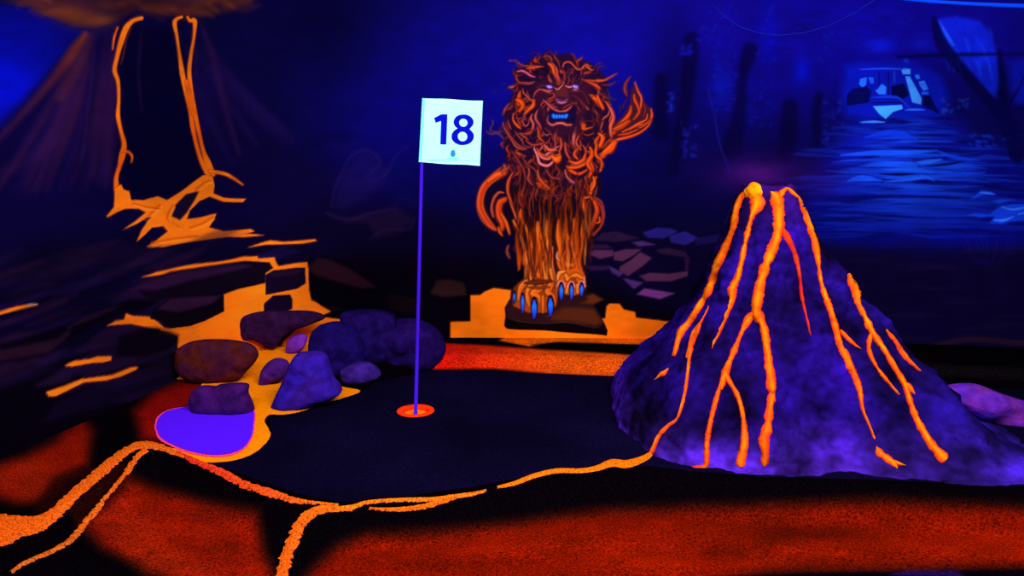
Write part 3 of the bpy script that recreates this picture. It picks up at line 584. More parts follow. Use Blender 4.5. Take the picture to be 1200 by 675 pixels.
# mane: hand-traced flames
lt[0] = 40
for p, c in (([(260, 155, 3), (330, 155, 6), (380, 195, 12), (440, 215, 14), (520, 215, 20), (600, 222, 24), (650, 225, 8)], BR), ([(450, 245, 8), (520, 235, 26), (600, 225, 20), (655, 228, 8)], (226, 76, 30)), ([(345, 280, 10), (400, 270, 26), (450, 290, 26), (500, 325, 24), (550, 340, 10)], (210, 90, 130)), ([(340, 310, 8), (340, 360, 18), (370, 400, 16)], (180, 70, 50)), ([(360, 400, 16), (430, 410, 34), (500, 410, 34), (545, 395, 12)], (150, 50, 48)),
             ([(245, 455, 14), (285, 455, 34), (320, 440, 12)], (176, 74, 56)), ([(410, 470, 6), (420, 520, 14), (470, 570, 16), (520, 620, 16)], (210, 90, 60)), ([(385, 500, 10), (370, 560, 44), (370, 640, 64)], (232, 76, 14)), ([(520, 600, 26), (535, 650, 30), (510, 700, 20)], (232, 84, 20)), ([(590, 75, 4), (600, 120, 12), (575, 160, 10), (600, 190, 5)], BR), ([(640, 115, 5), (690, 105, 10), (725, 140, 10), (735, 190, 6)], (170, 80, 60)), ([(740, 180, 14), (765, 240, 34), (800, 300, 20)], (226, 84, 24)),
             ([(480, 90, 4), (530, 65, 6), (590, 80, 8), (620, 120, 6)], MV), ([(660, 70, 4), (720, 60, 6), (765, 90, 10)], MV), ([(310, 640, 8), (310, 560, 10), (330, 480, 8)], MV), ([(160, 440, 4), (200, 415, 7), (215, 425, 4)], (50, 40, 110)), ([(65, 485, 5), (100, 515, 12), (125, 515, 4)], (34, 36, 130)), ([(210, 480, 4), (240, 470, 8), (250, 440, 4)], (60, 34, 90))):
    fl('1', p, c)
wc.poly(zz('1', [(380, 320), (430, 345), (500, 372), (560, 375), (480, 385), (410, 365), (380, 345)]), (16, 4, 44), .9, 1.6); wc.poly(zz('1', [(510, 275), (560, 250), (660, 220), (720, 250), (700, 330), (640, 350), (560, 310)]), (20, 5, 34), .85, 3)
for p, c in (([(0, 100, 10), (40, 110, 18), (70, 150, 10)], BR), ([(30, 190, 26), (70, 220, 40), (85, 280, 30), (110, 340, 30)], (232, 88, 22)), ([(75, 190, 12), (120, 250, 22), (125, 320, 34), (150, 390, 34), (150, 410, 10)], (206, 70, 56)), ([(60, 75, 4), (100, 110, 10), (140, 180, 12), (155, 240, 6)], BR), ([(190, 235, 8), (200, 190, 18), (240, 170, 18), (280, 180, 18), (320, 220, 18), (360, 255, 20), (410, 240, 22), (445, 200, 20), (480, 210, 14), (490, 240, 8)], (206, 80, 56)),
             ([(445, 205, 12), (465, 225, 22), (500, 255, 18), (530, 262, 8)], (224, 84, 36)), ([(535, 268, 8), (555, 215, 8), (585, 185, 7), (640, 180, 4)], (90, 50, 100)), ([(275, 75, 5), (305, 90, 14), (325, 130, 14), (325, 170, 6)], (120, 44, 60)), ([(190, 260, 8), (210, 300, 18), (200, 350, 16), (190, 380, 6)], (170, 50, 50)), ([(390, 250, 6), (400, 290, 14), (385, 340, 6)], BR), ([(420, 320, 5), (480, 305, 10), (545, 290, 4)], (70, 30, 80)),
             ([(400, 370, 8), (480, 380, 22), (570, 385, 26), (650, 375, 22), (700, 350, 10), (770, 310, 4)], (206, 70, 44)), ([(440, 385, 8), (510, 410, 34), (570, 440, 44), (615, 475, 14)], (218, 70, 26)), ([(640, 420, 6), (700, 430, 12), (770, 405, 6)], (110, 50, 64)), ([(620, 480, 5), (670, 530, 9), (690, 560, 4)], MV), ([(690, 480, 4), (715, 540, 9), (720, 600, 6), (765, 610, 4)], (80, 40, 90)), ([(490, 540, 20), (540, 570, 50), (590, 630, 60), (620, 670, 40)], (240, 84, 14)), ([(300, 540, 10), (370, 590, 24), (410, 650, 30)], (200, 70, 36)),
             ([(330, 500, 8), (400, 500, 14), (450, 560, 18), (480, 640, 14)], BR), ([(690, 610, 8), (730, 660, 12)], BR), ([(0, 0, 4), (50, 50, 6), (80, 90, 4)], MV)):
    fl('2', p, c)
for p, c in (([(190, 190, 6), (205, 140, 18), (225, 100, 16), (260, 60, 10)], (170, 80, 70)), ([(300, -10, 6), (290, 60, 14), (240, 110, 10)], MV), ([(350, 20, 40), (400, 50, 56), (410, 100, 44), (370, 150, 20)], (238, 76, 10)), ([(540, 20, 22), (530, 80, 44), (480, 130, 36), (430, 180, 16)], (240, 88, 14)), ([(310, 170, 8), (300, 230, 18), (320, 280, 26), (360, 320, 30), (390, 345, 10)], (232, 84, 24)), ([(330, 220, 5), (370, 235, 10), (400, 220, 5)], (190, 90, 70)), ([(340, 190, 6), (360, 260, 14), (400, 320, 12)], RE),
             ([(410, 220, 6), (415, 285, 14), (440, 315, 18), (475, 290, 12), (480, 230, 6)], (196, 86, 70)), ([(520, 180, 8), (500, 230, 26), (530, 290, 28), (520, 350, 22), (480, 400, 20), (380, 400, 8)], (208, 90, 78)), ([(590, 120, 8), (560, 180, 26), (560, 240, 32), (600, 300, 24), (620, 350, 10)], (190, 74, 66)), ([(620, 80, 16), (645, 130, 34), (655, 190, 10)], (206, 78, 36)), ([(580, 320, 10), (590, 390, 30), (600, 450, 30), (650, 490, 14)], (184, 66, 36)), ([(240, 250, 6), (260, 310, 16), (280, 350, 8)], (180, 80, 84)),
             ([(190, 270, 6), (200, 330, 14), (240, 400, 20), (290, 480, 20), (330, 540, 26), (400, 575, 22), (450, 580, 8)], (176, 70, 62)), ([(240, 380, 8), (280, 440, 14), (350, 520, 20), (430, 560, 14), (520, 550, 6)], (166, 54, 40)), ([(320, 370, 6), (370, 440, 14), (410, 490, 14), (420, 530, 6), (500, 550, 5)], (176, 80, 66)), ([(370, 400, 8), (420, 430, 18), (470, 470, 10)], (204, 80, 40)), ([(60, 235, 5), (75, 285, 9), (45, 340, 10), (60, 375, 11), (130, 385, 12), (190, 370, 8)], (110, 66, 120)), ([(0, 375, 8), (50, 405, 12), (130, 400, 14), (180, 440, 12), (200, 470, 5)], (120, 66, 120)),
             ([(170, 180, 3), (210, 230, 5)], (70, 40, 90)), ([(540, 550, 16), (545, 590, 16), (570, 640, 14), (570, 675, 10)], (238, 132, 126)), ([(610, 500, 6), (630, 550, 20), (600, 600, 20), (650, 640, 22), (720, 620, 16), (770, 600, 14)], (208, 84, 70)), ([(690, 540, 12), (655, 560, 12), (670, 595, 14)], (214, 96, 60)), ([(340, 610, 10), (390, 640, 34), (440, 660, 10)], (220, 74, 18)), ([(660, 340, 8), (700, 370, 20), (740, 420, 18), (750, 470, 8)], (150, 60, 44)), ([(650, 400, 10), (680, 420, 20), (720, 400, 8)], (160, 72, 54)), ([(570, 570, 16), (620, 640, 34), (700, 660, 30), (770, 650, 30)], (226, 78, 18)), ([(420, 400, 6), (470, 390, 14), (520, 360, 6)], RE)):
    fl('3', p, c)
for p, c in (([(380, 20, 16), (420, 70, 34), (460, 110, 30), (480, 130, 10)], (226, 80, 20)), ([(540, 0, 44), (590, 30, 54), (640, 100, 30), (655, 130, 8)], (238, 80, 14)), ([(545, 130, 6), (565, 160, 14), (578, 200, 8)], (170, 76, 76)), ([(690, 70, 8), (715, 130, 16), (700, 190, 22), (650, 230, 24), (630, 300, 20), (610, 370, 8)], (182, 70, 66)), ([(735, 120, 8), (740, 190, 26), (720, 260, 20), (735, 340, 20), (740, 420, 10)], (216, 80, 36)), ([(430, 250, 6), (500, 260, 14), (560, 250, 6)], (96, 28, 30)), ([(385, 265, 10), (420, 310, 60), (430, 350, 30), (520, 330, 8)], (232, 84, 26)),
             ([(370, 290, 6), (390, 260, 14), (440, 270, 8)], BR), ([(340, 330, 14), (320, 400, 34), (310, 470, 34), (315, 530, 12)], (214, 92, 92)), ([(420, 405, 8), (480, 418, 14), (540, 390, 8)], (170, 70, 44)), ([(640, 370, 8), (600, 430, 24), (560, 490, 40), (570, 560, 30), (560, 600, 12)], (214, 76, 18)), ([(665, 400, 10), (620, 460, 20), (600, 540, 14)], RE), ([(770, 520, 26), (720, 560, 60), (660, 610, 40), (600, 640, 10)], (234, 78, 14)), ([(760, 440, 20), (700, 490, 30), (640, 560, 16)], (170, 54, 24)), ([(130, 350, 10), (110, 400, 20), (95, 460, 20), (110, 520, 22), (90, 570, 14)], (176, 66, 52)), ([(0, 340, 6), (50, 390, 14), (75, 440, 8)], (150, 44, 50)),
             ([(0, 640, 30), (60, 600, 30), (110, 560, 16), (180, 535, 8)], (222, 106, 96)), ([(90, 660, 40), (140, 650, 44), (160, 620, 10)], OR), ([(220, 560, 8), (225, 610, 14), (250, 650, 14), (260, 675, 8)], (160, 62, 44)), ([(260, 400, 5), (262, 480, 10), (290, 560, 8)], (130, 36, 40)), ([(385, 470, 6), (390, 540, 16), (340, 600, 26), (320, 670, 20)], (200, 76, 30)), ([(410, 530, 8), (440, 570, 22), (450, 620, 26), (420, 670, 14)], (206, 70, 26)), ([(380, 600, 10), (370, 640, 14)], DR), ([(480, 600, 14), (510, 650, 24), (500, 680, 10)], OR), ([(370, 100, 6), (400, 160, 10), (380, 200, 6)], (90, 30, 44)), ([(650, 250, 5), (580, 300, 14), (520, 300, 6)], (84, 26, 26)), ([(600, 180, 6), (610, 260, 12), (590, 330, 6)], (90, 28, 30)), ([(170, 400, 5), (190, 470, 12), (170, 520, 5)], (90, 26, 40))):
    fl('4', p, c)
# curls at the lower mane
z57 = Z['x'] = (550, 50, 3.748)
for p, c in (([(285, 465, 5), (300, 500, 8), (310, 530, 10), (345, 540, 10), (370, 520, 6)], (232, 120, 120)), ([(300, 480, 5), (320, 505, 8), (350, 510, 8), (365, 490, 5)], (230, 110, 90)), ([(330, 450, 6), (350, 470, 12), (380, 470, 8)], (214, 88, 60)), ([(365, 500, 8), (385, 515, 24), (400, 500, 8)], (240, 96, 16)), ([(430, 545, 5), (450, 550, 10), (480, 545, 12), (510, 530, 10), (530, 500, 6)], (222, 80, 24)), ([(420, 560, 4), (430, 590, 6), (460, 615, 6)], (180, 84, 90)), ([(440, 520, 6), (470, 530, 14), (500, 515, 12), (510, 490, 6)], (214, 78, 26)), ([(470, 470, 5), (460, 490, 10), (475, 510, 8)], (200, 70, 30)), ([(530, 460, 8), (540, 490, 14), (520, 530, 14), (535, 560, 8)], (216, 74, 16)), ([(560, 450, 8), (555, 490, 12), (580, 520, 8), (580, 550, 5)], (210, 76, 20)), ([(600, 480, 6), (590, 500, 12), (610, 470, 12), (640, 440, 10)], OR), ([(190, 480, 5), (210, 510, 8), (240, 560, 8), (245, 600, 4)], (120, 40, 40)), ([(230, 490, 5), (250, 530, 8), (290, 560, 8), (300, 600, 5)], (110, 36, 36)), ([(300, 560, 5), (310, 600, 10), (350, 640, 7)], (190, 70, 30)), ([(340, 560, 4), (360, 590, 6), (400, 600, 5)], (140, 50, 50)), ([(545, 590, 6), (550, 620, 10), (535, 650, 6)], OR), ([(480, 410, 5), (470, 440, 9), (490, 470, 6)], (180, 66, 44)), ([(420, 440, 5), (425, 480, 9), (440, 510, 5)], (180, 64, 40)), ([(250, 430, 5), (280, 450, 9), (330, 440, 6)], (150, 48, 36)), ([(400, 420, 4), (405, 450, 9), (395, 480, 5)], (190, 70, 50))):
    fl('x', p, c)
# crest of flame at right
lt[0] = 49
cr = [(20, 500), (120, 500), (210, 495), (300, 470), (380, 410), (400, 350), (380, 290), (330, 230), (300, 160), (270, 100), (240, 180), (230, 260), (180, 350), (120, 400), (60, 480)]
wc.poly(zz('5', cr), (72, 20, 22), .85, 4, 49)
for p, c in (([(240, 60, 4), (205, 110, 18), (200, 160, 24), (215, 200, 6)], (120, 36, 44)), ([(270, 100, 4), (290, 160, 10), (315, 210, 12), (315, 260, 12), (300, 310, 14), (270, 360, 10)], (214, 76, 36)), ([(265, 190, 10), (270, 230, 20), (290, 270, 18), (300, 320, 14), (260, 370, 8)], (188, 56, 24)), ([(245, 270, 6), (235, 320, 18), (200, 370, 26), (150, 420, 34), (110, 470, 20)], (214, 70, 16)), ([(385, 290, 6), (392, 340, 14), (370, 390, 16), (300, 410, 14), (240, 430, 14), (180, 460, 8)], (212, 72, 20)), ([(360, 330, 5), (350, 370, 9), (290, 400, 12), (230, 440, 8)], (226, 84, 26)), ([(390, 360, 5), (370, 410, 9), (310, 460, 12), (240, 490, 16), (160, 510, 18), (100, 530, 16)], (226, 76, 14)), ([(180, 290, 5), (190, 260, 8), (215, 220, 4)], (70, 30, 70)), ([(330, 250, 5), (345, 300, 8), (330, 350, 6)], (130, 40, 50)), ([(130, 530, 20), (90, 580, 50), (50, 610, 24), (20, 660, 10)], (236, 84, 12)), ([(120, 440, 20), (170, 420, 36), (230, 380, 20)], (180, 58, 18)), ([(300, 430, 10), (340, 410, 14), (380, 370, 8)], (176, 56, 20)), ([(150, 480, 8), (220, 470, 16), (290, 440, 10)], (180, 54, 18)), ([(160, 260, 4), (165, 300, 7), (150, 320, 4)], (60, 26, 66))):
    fl('5', p, c)
lt[0] = 40
for p, c in (([(60, 240, 6), (100, 300, 16), (115, 360, 20), (95, 420, 22), (100, 490, 10)], (206, 84, 50)), ([(0, 90, 20), (60, 85, 8), (140, 40, 3)], (190, 70, 40)), ([(30, 120, 5), (90, 120, 8), (130, 100, 3)], (110, 46, 60)), ([(70, 150, 4), (90, 210, 7), (140, 230, 3)], (60, 40, 90)), ([(10, 470, 10), (40, 500, 26), (20, 560, 20)], (230, 80, 14)), ([(0, 200, 14), (40, 290, 14)], (232, 76, 14))):
    fl('5', p, c)
# face
lt[0] = 41

wc.poly([(628, 96), (645, 92), (660, 100), (678, 92), (694, 100), (690, 120), (684, 140), (678, 155), (660, 160), (640, 152), (632, 135), (626, 115)], (54, 13, 36), .75, 7, 41)
for i in range(60):
    sd = random.choice((-1, 1)); a = random.uniform(.1, 1.35); r0 = random.uniform(9, 20); L = random.uniform(5, 11)
    x, y = 658 + sd * r0 * math.cos(a), 116 + r0 * math.sin(a) * 1.2; b_ = a + random.uniform(-.1, .5)
    wc.stroke([(x, y, .5), (x + sd * L * .5 * math.cos(b_), y + L * .5 * math.sin(b_), 1.8), (x + sd * L * math.cos(b_ + .4), y + L * math.sin(b_ + .4), .4)], random.choice([(150, 44, 30), (22, 5, 28), (120, 40, 52), (22, 5, 28), (196, 64, 26)]), .7, .9)
for i in range(30):
    x = random.uniform(644, 672); L = random.uniform(6, 13); k = (x - 658) / 14; c = random.choice([(150, 50, 34), (24, 5, 26), (206, 84, 60), (110, 34, 46)])
    wc.stroke([(x, 100 - abs(k) * 3, 1.6), (x + k * 2, 100 - L * .5, 1.8), (x + k * 5 + random.uniform(-2, 2), 100 - L, .4)], c, .65, .9)
wc.poly(zz('2', [(100, 480), (160, 440), (240, 450), (260, 560), (240, 640), (110, 640), (90, 560)]), (104, 32, 36), .6, 6)
for p, c in (([(80, 440, 6), (110, 475, 14), (140, 475, 16), (185, 430, 10), (205, 400, 6)], (238, 130, 120)), ([(215, 440, 8), (265, 455, 22), (310, 440, 10)], (232, 120, 130)), ([(0, 490, 14), (40, 500, 14), (70, 490, 8)], (236, 100, 110)), ([(90, 530, 14), (80, 570, 24), (30, 600, 16), (0, 610, 8)], (176, 54, 40)), ([(270, 500, 8), (340, 505, 12), (400, 495, 8)], (150, 44, 44)), ([(330, 390, 5), (370, 360, 10), (390, 320, 5)], MV), ([(240, 330, 10), (270, 380, 20), (240, 410, 8)], (110, 30, 40)), ([(170, 400, 6), (190, 420, 10), (205, 380, 5)], (200, 70, 60))):
    fl('2', p, c)
for p, c in (([(530, 570, 6), (550, 520, 16), (600, 480, 18), (650, 495, 18), (710, 520, 14), (740, 520, 6)], (196, 74, 80)), ([(640, 480, 8), (690, 500, 16), (740, 490, 14)], (240, 110, 120)), ([(750, 520, 12), (770, 560, 20), (700, 590, 14)], (170, 50, 40)), ([(690, 640, 8), (740, 665, 14)], (214, 100, 90)), ([(560, 460, 10), (620, 440, 22), (690, 430, 10)], (84, 24, 56))):
    fl('1', p, c)
wc.poly(zz('2', [(90, 400), (0, 400), (0, 470), (60, 490), (100, 480)]), (26, 6, 40), .7, 3)
wc.poly(zz('4', [(20, 150), (60, 120), (150, 160), (270, 130), (320, 60), (350, 140), (330, 260), (300, 330), (290, 280), (180, 255), (60, 275), (20, 240)]), (16, 5, 50), .9, 2.5)
for p, c in (([(0, 60, 14), (50, 100, 20), (110, 135, 26), (160, 150, 14), (230, 140, 24), (290, 90, 10)], (206, 84, 70)), ([(0, 50, 20), (60, 80, 26), (120, 110, 14)], (150, 44, 56)), ([(25, 280, 14), (70, 305, 26), (130, 285, 26), (190, 285, 28), (240, 305, 24), (290, 295, 12)], (226, 110, 110)), ([(250, 300, 12), (275, 305, 22)], (230, 110, 50)), ([(190, 120, 14), (230, 90, 22), (300, 60, 10)], (130, 36, 40))):
    fl('4', p, c)
for p, c in (([(640, 20, 8), (690, 60, 16), (740, 110, 20), (770, 130, 12)], (206, 84, 80)), ([(700, 200, 5), (690, 260, 10), (730, 300, 20), (770, 300, 20)], (214, 100, 104))):
    fl('3', p, c)
wc.stroke(zz('2', [(110, 590, 20), (140, 615, 36), (180, 625, 36), (220, 615, 30), (240, 590, 14)]), (118, 50, 96), .95, 2, 50)
wc.stroke(zz('2', [(130, 622, 4), (175, 636, 14), (225, 622, 4)]), (214, 130, 170), .9, 1.2, 50)
wc.stroke(zz('2', [(130, 570, 10), (180, 580, 26), (225, 570, 10)]), (44, 14, 54), .8, 2, 50)
wc.stroke(zz('4', [(75, 190, 40), (90, 205, 50), (150, 206, 44), (215, 205, 50), (235, 195, 36)]), (6, 20, 120), .9, 3)
wc.stroke(zz('4', [(78, 190, 26), (90, 207, 44), (150, 207, 34), (220, 207, 42), (236, 190, 26)]), (20, 100, 250), 1, 1.2, 48)
for x in (84, 120, 150, 182, 222): wc.stroke(zz('4', [(x, 180, 6), (x + 2, 210, 12), (x, 232, 5)]), (50, 150, 255), .6, 1)
for k, (ex, ey) in enumerate(((38, 450), (330, 448))):
    wc.stroke(zz('2', [(ex - 34, ey - 8, 20), (ex, ey, 46), (ex + 30, ey + 6, 24)]), (110, 60, 180), .9, 2, 46 + k)
    wc.stroke(zz('2', [(ex - 22, ey - 4, 10), (ex, ey, 28), (ex + 18, ey + 4, 12)]), (200, 160, 250), .95, 1.4, 46 + k)
    wc.blob(640 + (ex + 4) / 9.64, 55 + (ey - 3) / 9.64, .8, .9, (60, 40, 150), .9)
wc.stroke(zz('2', [(300, 480, 8), (335, 484, 14), (365, 470, 6)]), (226, 110, 160), .8, 1)
A[:] = np.clip(A, 0, 255)
# any tag area belonging only to the wall is tag 0

# ============================ wall geometry ============================
foot_px = [(0, 528), (130, 472), (230, 428), (290, 408), (340, 400.5), (420, 397.5), (600, 397), (800, 398.5), (1000, 402), (1200, 410)]
WB = .03
foot = [on_z(x, y, WB) for x, y in foot_px]
foot = [foot[0] + (foot[0] - foot[1]) * 1.6] + foot + [foot[-1] + (foot[-1] - foot[-2]) * 1.6]
fp = catmull([(p.x * 100, p.y * 100, 1) for p in foot], .5)[:, :2] / 100
seg = np.hypot(*np.diff(fp, axis=0).T); arc = np.concatenate([[0], np.cumsum(seg)]); WL = arc[-1]
def wallxy(s): return np.interp(s, arc, fp[:, 0]), np.interp(s, arc, fp[:, 1])
def wall_normal(s):
    x1, y1 = wallxy(s + .01); x0, y0 = wallxy(s - .01); dx, dy = x1 - x0, y1 - y0; L = np.hypot(dx, dy)
    return dy / L, -dx / L            # towards the room
def wallgrid(ss, zs, off=0.):
    x, y = wallxy(ss); nx, ny = wall_normal(ss); x = x + nx * off; y = y + ny * off
    X = np.broadcast_to(x[None, :], (len(zs), len(ss))); Y = np.broadcast_to(y[None, :], X.shape); ZZ = np.broadcast_to(zs[:, None], X.shape)
    return X, Y, ZZ
def gridfaces(nj, ni):
    i, j = np.meshgrid(np.arange(ni - 1), np.arange(nj - 1)); a = (j * ni + i).ravel()
    return np.stack([a, a + 1, a + ni + 1, a + ni], 1)
zs = np.concatenate([np.arange(-.12, 1.75, .006), np.linspace(1.76, 2.5, 20)])
ss = np.arange(0, WL, .006)
X, Y, ZZ = wallgrid(ss, zs); px, py, d = project(X, Y, ZZ)
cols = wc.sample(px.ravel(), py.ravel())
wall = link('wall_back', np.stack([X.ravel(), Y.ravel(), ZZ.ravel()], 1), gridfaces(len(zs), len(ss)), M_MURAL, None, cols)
setp(wall, 'dark blue curved wall painted with a night landscape mural', kind='structure')
# fine grid used for painted figures on the wall
DS = .0024
fs = np.arange(0, WL, DS); fz = np.arange(-.02, 1.74, DS)
FX, FY, FZ = wallgrid(fs, fz); fpx, fpy, _ = project(FX, FY, FZ)
ID = wc.tagat(fpx, fpy)
def painted(name, tags, parent=None, off=.0015, region=None, relief=0.):
    m = np.isin(ID, tags)
    if region is not None:
        x0, y0, x1, y1 = region; m &= (fpx > x0) & (fpx < x1) & (fpy > y0) & (fpy < y1)
    cell = m[:-1, :-1] & m[1:, :-1] & m[:-1, 1:] & m[1:, 1:]
    j, i = np.nonzero(cell)
    if len(j) == 0: print('EMPTY', name, tags); return None
    ni = len(fs); q = np.stack([j * ni + i, j * ni + i + 1, (j + 1) * ni + i + 1, (j + 1) * ni + i], 1)
    u, inv = np.unique(q.ravel(), return_inverse=True)
    jj, ii = u // ni, u % ni
    nx, ny = wall_normal(fs[ii]); x, y = wallxy(fs[ii])
    # a hair of paint thickness: rim verts sit on the wall, inner verts stand proud
    co = np.stack([x + nx * off, y + ny * off, fz[jj]], 1)
    cc = wc.sample(fpx.ravel()[u], fpy.ravel()[u])
    return link(name, co, inv.reshape(-1, 4), M_MURAL, parent, cc)
def wallpt(px_, py_):
    dd = (fpx - px_) ** 2 + (fpy - py_) ** 2; k = int(dd.argmin()); return Vector((FX.ravel()[k], FY.ravel()[k], FZ.ravel()[k]))
def group_thing(name, at, label, cat, group=None): return empty(name, wallpt(*at), label, cat, group)

lion = group_thing('painted_lion', (640, 380), 'snarling lion of orange flames painted on the wall, blue teeth and blue claws', 'lion mural')
painted('body', [43], lion); 
mn = painted('mane', [40], lion); painted('flame_crest', [49], lion); painted('tail', [42], lion); painted('haunch', [52], lion, region=(588, 222, 622, 279)); painted('haunch', [53], lion)
fc = painted('face', [41], lion)
e1 = painted('eye', [46], lion); e2 = painted('eye', [47], lion); th = painted('teeth', [48], lion); painted('nose', [50], lion)
for e in (e1, e2):
    if e: e['label'] = 'pale lilac glaring eye'
if th: th['label'] = 'bright blue teeth'
lgs = {44: painted('front_leg', [44], lion), 45: painted('front_leg', [45], lion)}
for k, c in enumerate(claws):
    o = painted('claw', [60 + k], lgs[c[4]])
    if o:
        o['label'] = 'bright blue claw'
        if o.parent: o.matrix_parent_inverse = o.parent.matrix_basis.inverted() @ Matrix.Identity(4)
rk = painted('painted_boulder', [51]); setp(rk, 'flat brown-black boulder painted under the paws of the flaming lion', 'painted rock')
pv = group_thing('painted_volcano', (180, 265), 'tall dark volcano painted on the wall at far left with two orange lava falls', 'volcano mural')
painted('mountain_slope', [1], pv)
painted('lava_stream', [2], pv)['label'] = 'narrow orange stream on the left of the crater'; painted('lava_stream', [3], pv)['label'] = 'forked orange stream on the right of the crater'
painted('pool', [4], pv)['label'] = 'branching orange pool at the foot'; painted('smoke_cloud', [5], pv)['label'] = 'brown-orange smoke above the crater'
for t, lb in ((13, 'tapering orange lava streak painted at the upper left end of the stepped flow'), (6, 'thin orange lava streak painted at the far left edge of the wall'), (7, 'broad stepped orange lava flow painted between dark slabs above the boulders'), 
              (9, 'short orange lava streak painted just right of the volcano pool'), (10, 'short stubby orange lava streak painted on the dark ledges at left'), (11, 'longer wavy orange lava streak painted lowest on the dark left ledges'), (12, 'bright orange lava painted at the wall foot around the lion boulder')):
    o = painted('painted_lava', [t]); setp(o, lb, 'lava mural', 'orange lava patches painted on the wall')
for t, lb in ((20, 'long dark slab painted on the orange flow, uppermost and widest'), (21, 'dark slab with mauve top painted left of the orange flow'), (22, 'small dark block painted at the corner of the stepped orange flow'), (23, 'smallest dark cube painted just above the boulders'), (24, 'big black rock painted right of the orange flow behind the flagstick')):
    o = painted('painted_slab', [t])
    if o: setp(o, lb, 'painted rock', 'dark slabs painted beside the lava flow')
o = painted('painted_paving', [25]); setp(o, 'mauve and blue cracked paving stones painted between lion and model volcano', 'paving mural')
rv = group_thing('painted_river', (1060, 285), 'bright blue rippling river painted on the right of the wall', 'river mural')
painted('water', [26], rv); painted('river_rock', [29], rv)['label'] = 'pale blue rock at the water edge'
tn = painted('painted_tunnel', [27]); setp(tn, 'pale blue lit opening painted at the head of the river', 'tunnel mural')
tr = painted('painted_tree', [28]); setp(tr, 'dark leaning tree trunks painted beside the river at far right', 'tree mural')

# ============================ floor canvas ============================
fc_ = Canvas((5, 2, 6)); B = fc_.a
def fpoly(p, c, op=1., soft=10, bumpy=0, z='p'): fc_.poly(zz(z, p), c, op, soft, None, bumpy)
fpoly([(-60, 548), (0, 545), (30, 535), (62, 518), (95, 490), (108, 505), (102, 545), (70, 566), (44, 588), (20, 590), (-60, 570)], (136, 18, 3), .95, 22)
fpoly([(-20, 555), (40, 535), (70, 540), (50, 575), (30, 586), (0, 570)], (168, 32, 6), .6, 22)
fpoly([(60, 560), (100, 545), (120, 560), (70, 605), (40, 600)], (44, 6, 4), .7, 12)
fpoly([(158, 482), (182, 458), (215, 445), (245, 448), (240, 484), (195, 502), (186, 520), (166, 514)], (142, 12, 8), .95, 22)
fpoly([(150, 560), (118, 600), (96, 614), (120, 640), (180, 668), (250, 700), (330, 700), (306, 640), (300, 600), (240, 590), (190, 576)], (150, 21, 3), .95, 26)
fpoly([(110, 605), (150, 590), (200, 640), (270, 690), (170, 672)], (176, 34, 6), .55, 26)
fpoly([(395, 642), (430, 628), (560, 620), (700, 600), (880, 594), (1030, 588), (1260, 600), (1300, 640), (1260, 664), (1100, 664), (900, 668), (840, 690), (700, 760), (300, 760), (370, 665)], (132, 17, 1), .95, 30)
for i in range(46):
    fc_.blob(random.uniform(560, 1240), random.uniform(622, 668), random.uniform(18, 60), random.uniform(5, 12), (178, 28, 2), random.uniform(.1, .3))
for i in range(60):
    fc_.blob(random.uniform(-40, 1240), random.uniform(540, 675), random.uniform(20, 60), random.uniform(5, 14), (6, 2, 2), random.uniform(.06, .2))
fpoly([(830, 676), (960, 671), (1130, 669), (1260, 667), (1260, 760), (830, 760)], (4, 1, 10), .96, 5)
fpoly([(1040, 674), (1060, 669), (1120, 668), (1130, 676)], (40, 14, 90), .7, 3)
# strips between the two orange lines
fpoly([(80, 598), (130, 548), (150, 538), (138, 562), (110, 592), (90, 612)], (40, 6, 4), .8, 6)
# back bank: red at left to orange at right
fpoly([(512, 412), (520, 402), (560, 404), (640, 410), (740, 414), (760, 420), (760, 446), (640, 438), (580, 432), (508, 433)], lambda xs, ys: np.stack([np.broadcast_to(x, np.broadcast(xs, ys).shape) for x in (232 + 0 * xs, np.clip(20 + (xs - 512) * .42, 20, 82), 12 + 0 * xs)], -1).astype(np.float32), 1, 5)
# orange in front of the wall, black airbrush shapes over it
fpoly([(528, 374), (790, 374), (790, 402), (770, 404), (700, 403), (650, 401), (620, 406), (580, 398), (530, 383)], (246, 104, 6), 1, 2.2)
fpoly([(598, 374), (718, 374), (714, 391), (706, 394), (690, 393), (640, 390), (588, 383)], (8, 3, 8), 1, 2.4)
fpoly([(505, 374), (528, 376), (560, 388), (590, 396), (580, 402), (540, 402), (505, 400)], (5, 2, 6), 1, 4)
fpoly([(622, 404), (660, 401), (700, 402), (760, 405), (780, 412), (740, 416), (680, 411)], (6, 2, 4), .96, 4)
# lava carpet among the boulders
fpoly([(262, 380), (400, 384), (420, 380), (420, 395), (400, 415), (262, 420)], (250, 120, 6), 1, 2)
fpoly([(1150, 505), (1165, 494), (1185, 487), (1230, 486), (1260, 500), (1230, 510), (1180, 503)], (186, 90, 10), .95, 4)
fpoly([(1100, 440), (1200, 445), (1200, 430), (1080, 425)], (26, 18, 20), .5, 10)
n4 = fbm((30, 12), 41); n5 = fbm((5, 2.5), 51)
B *= (.78 + .34 * n4 + .2 * (n5 - .5))[..., None]

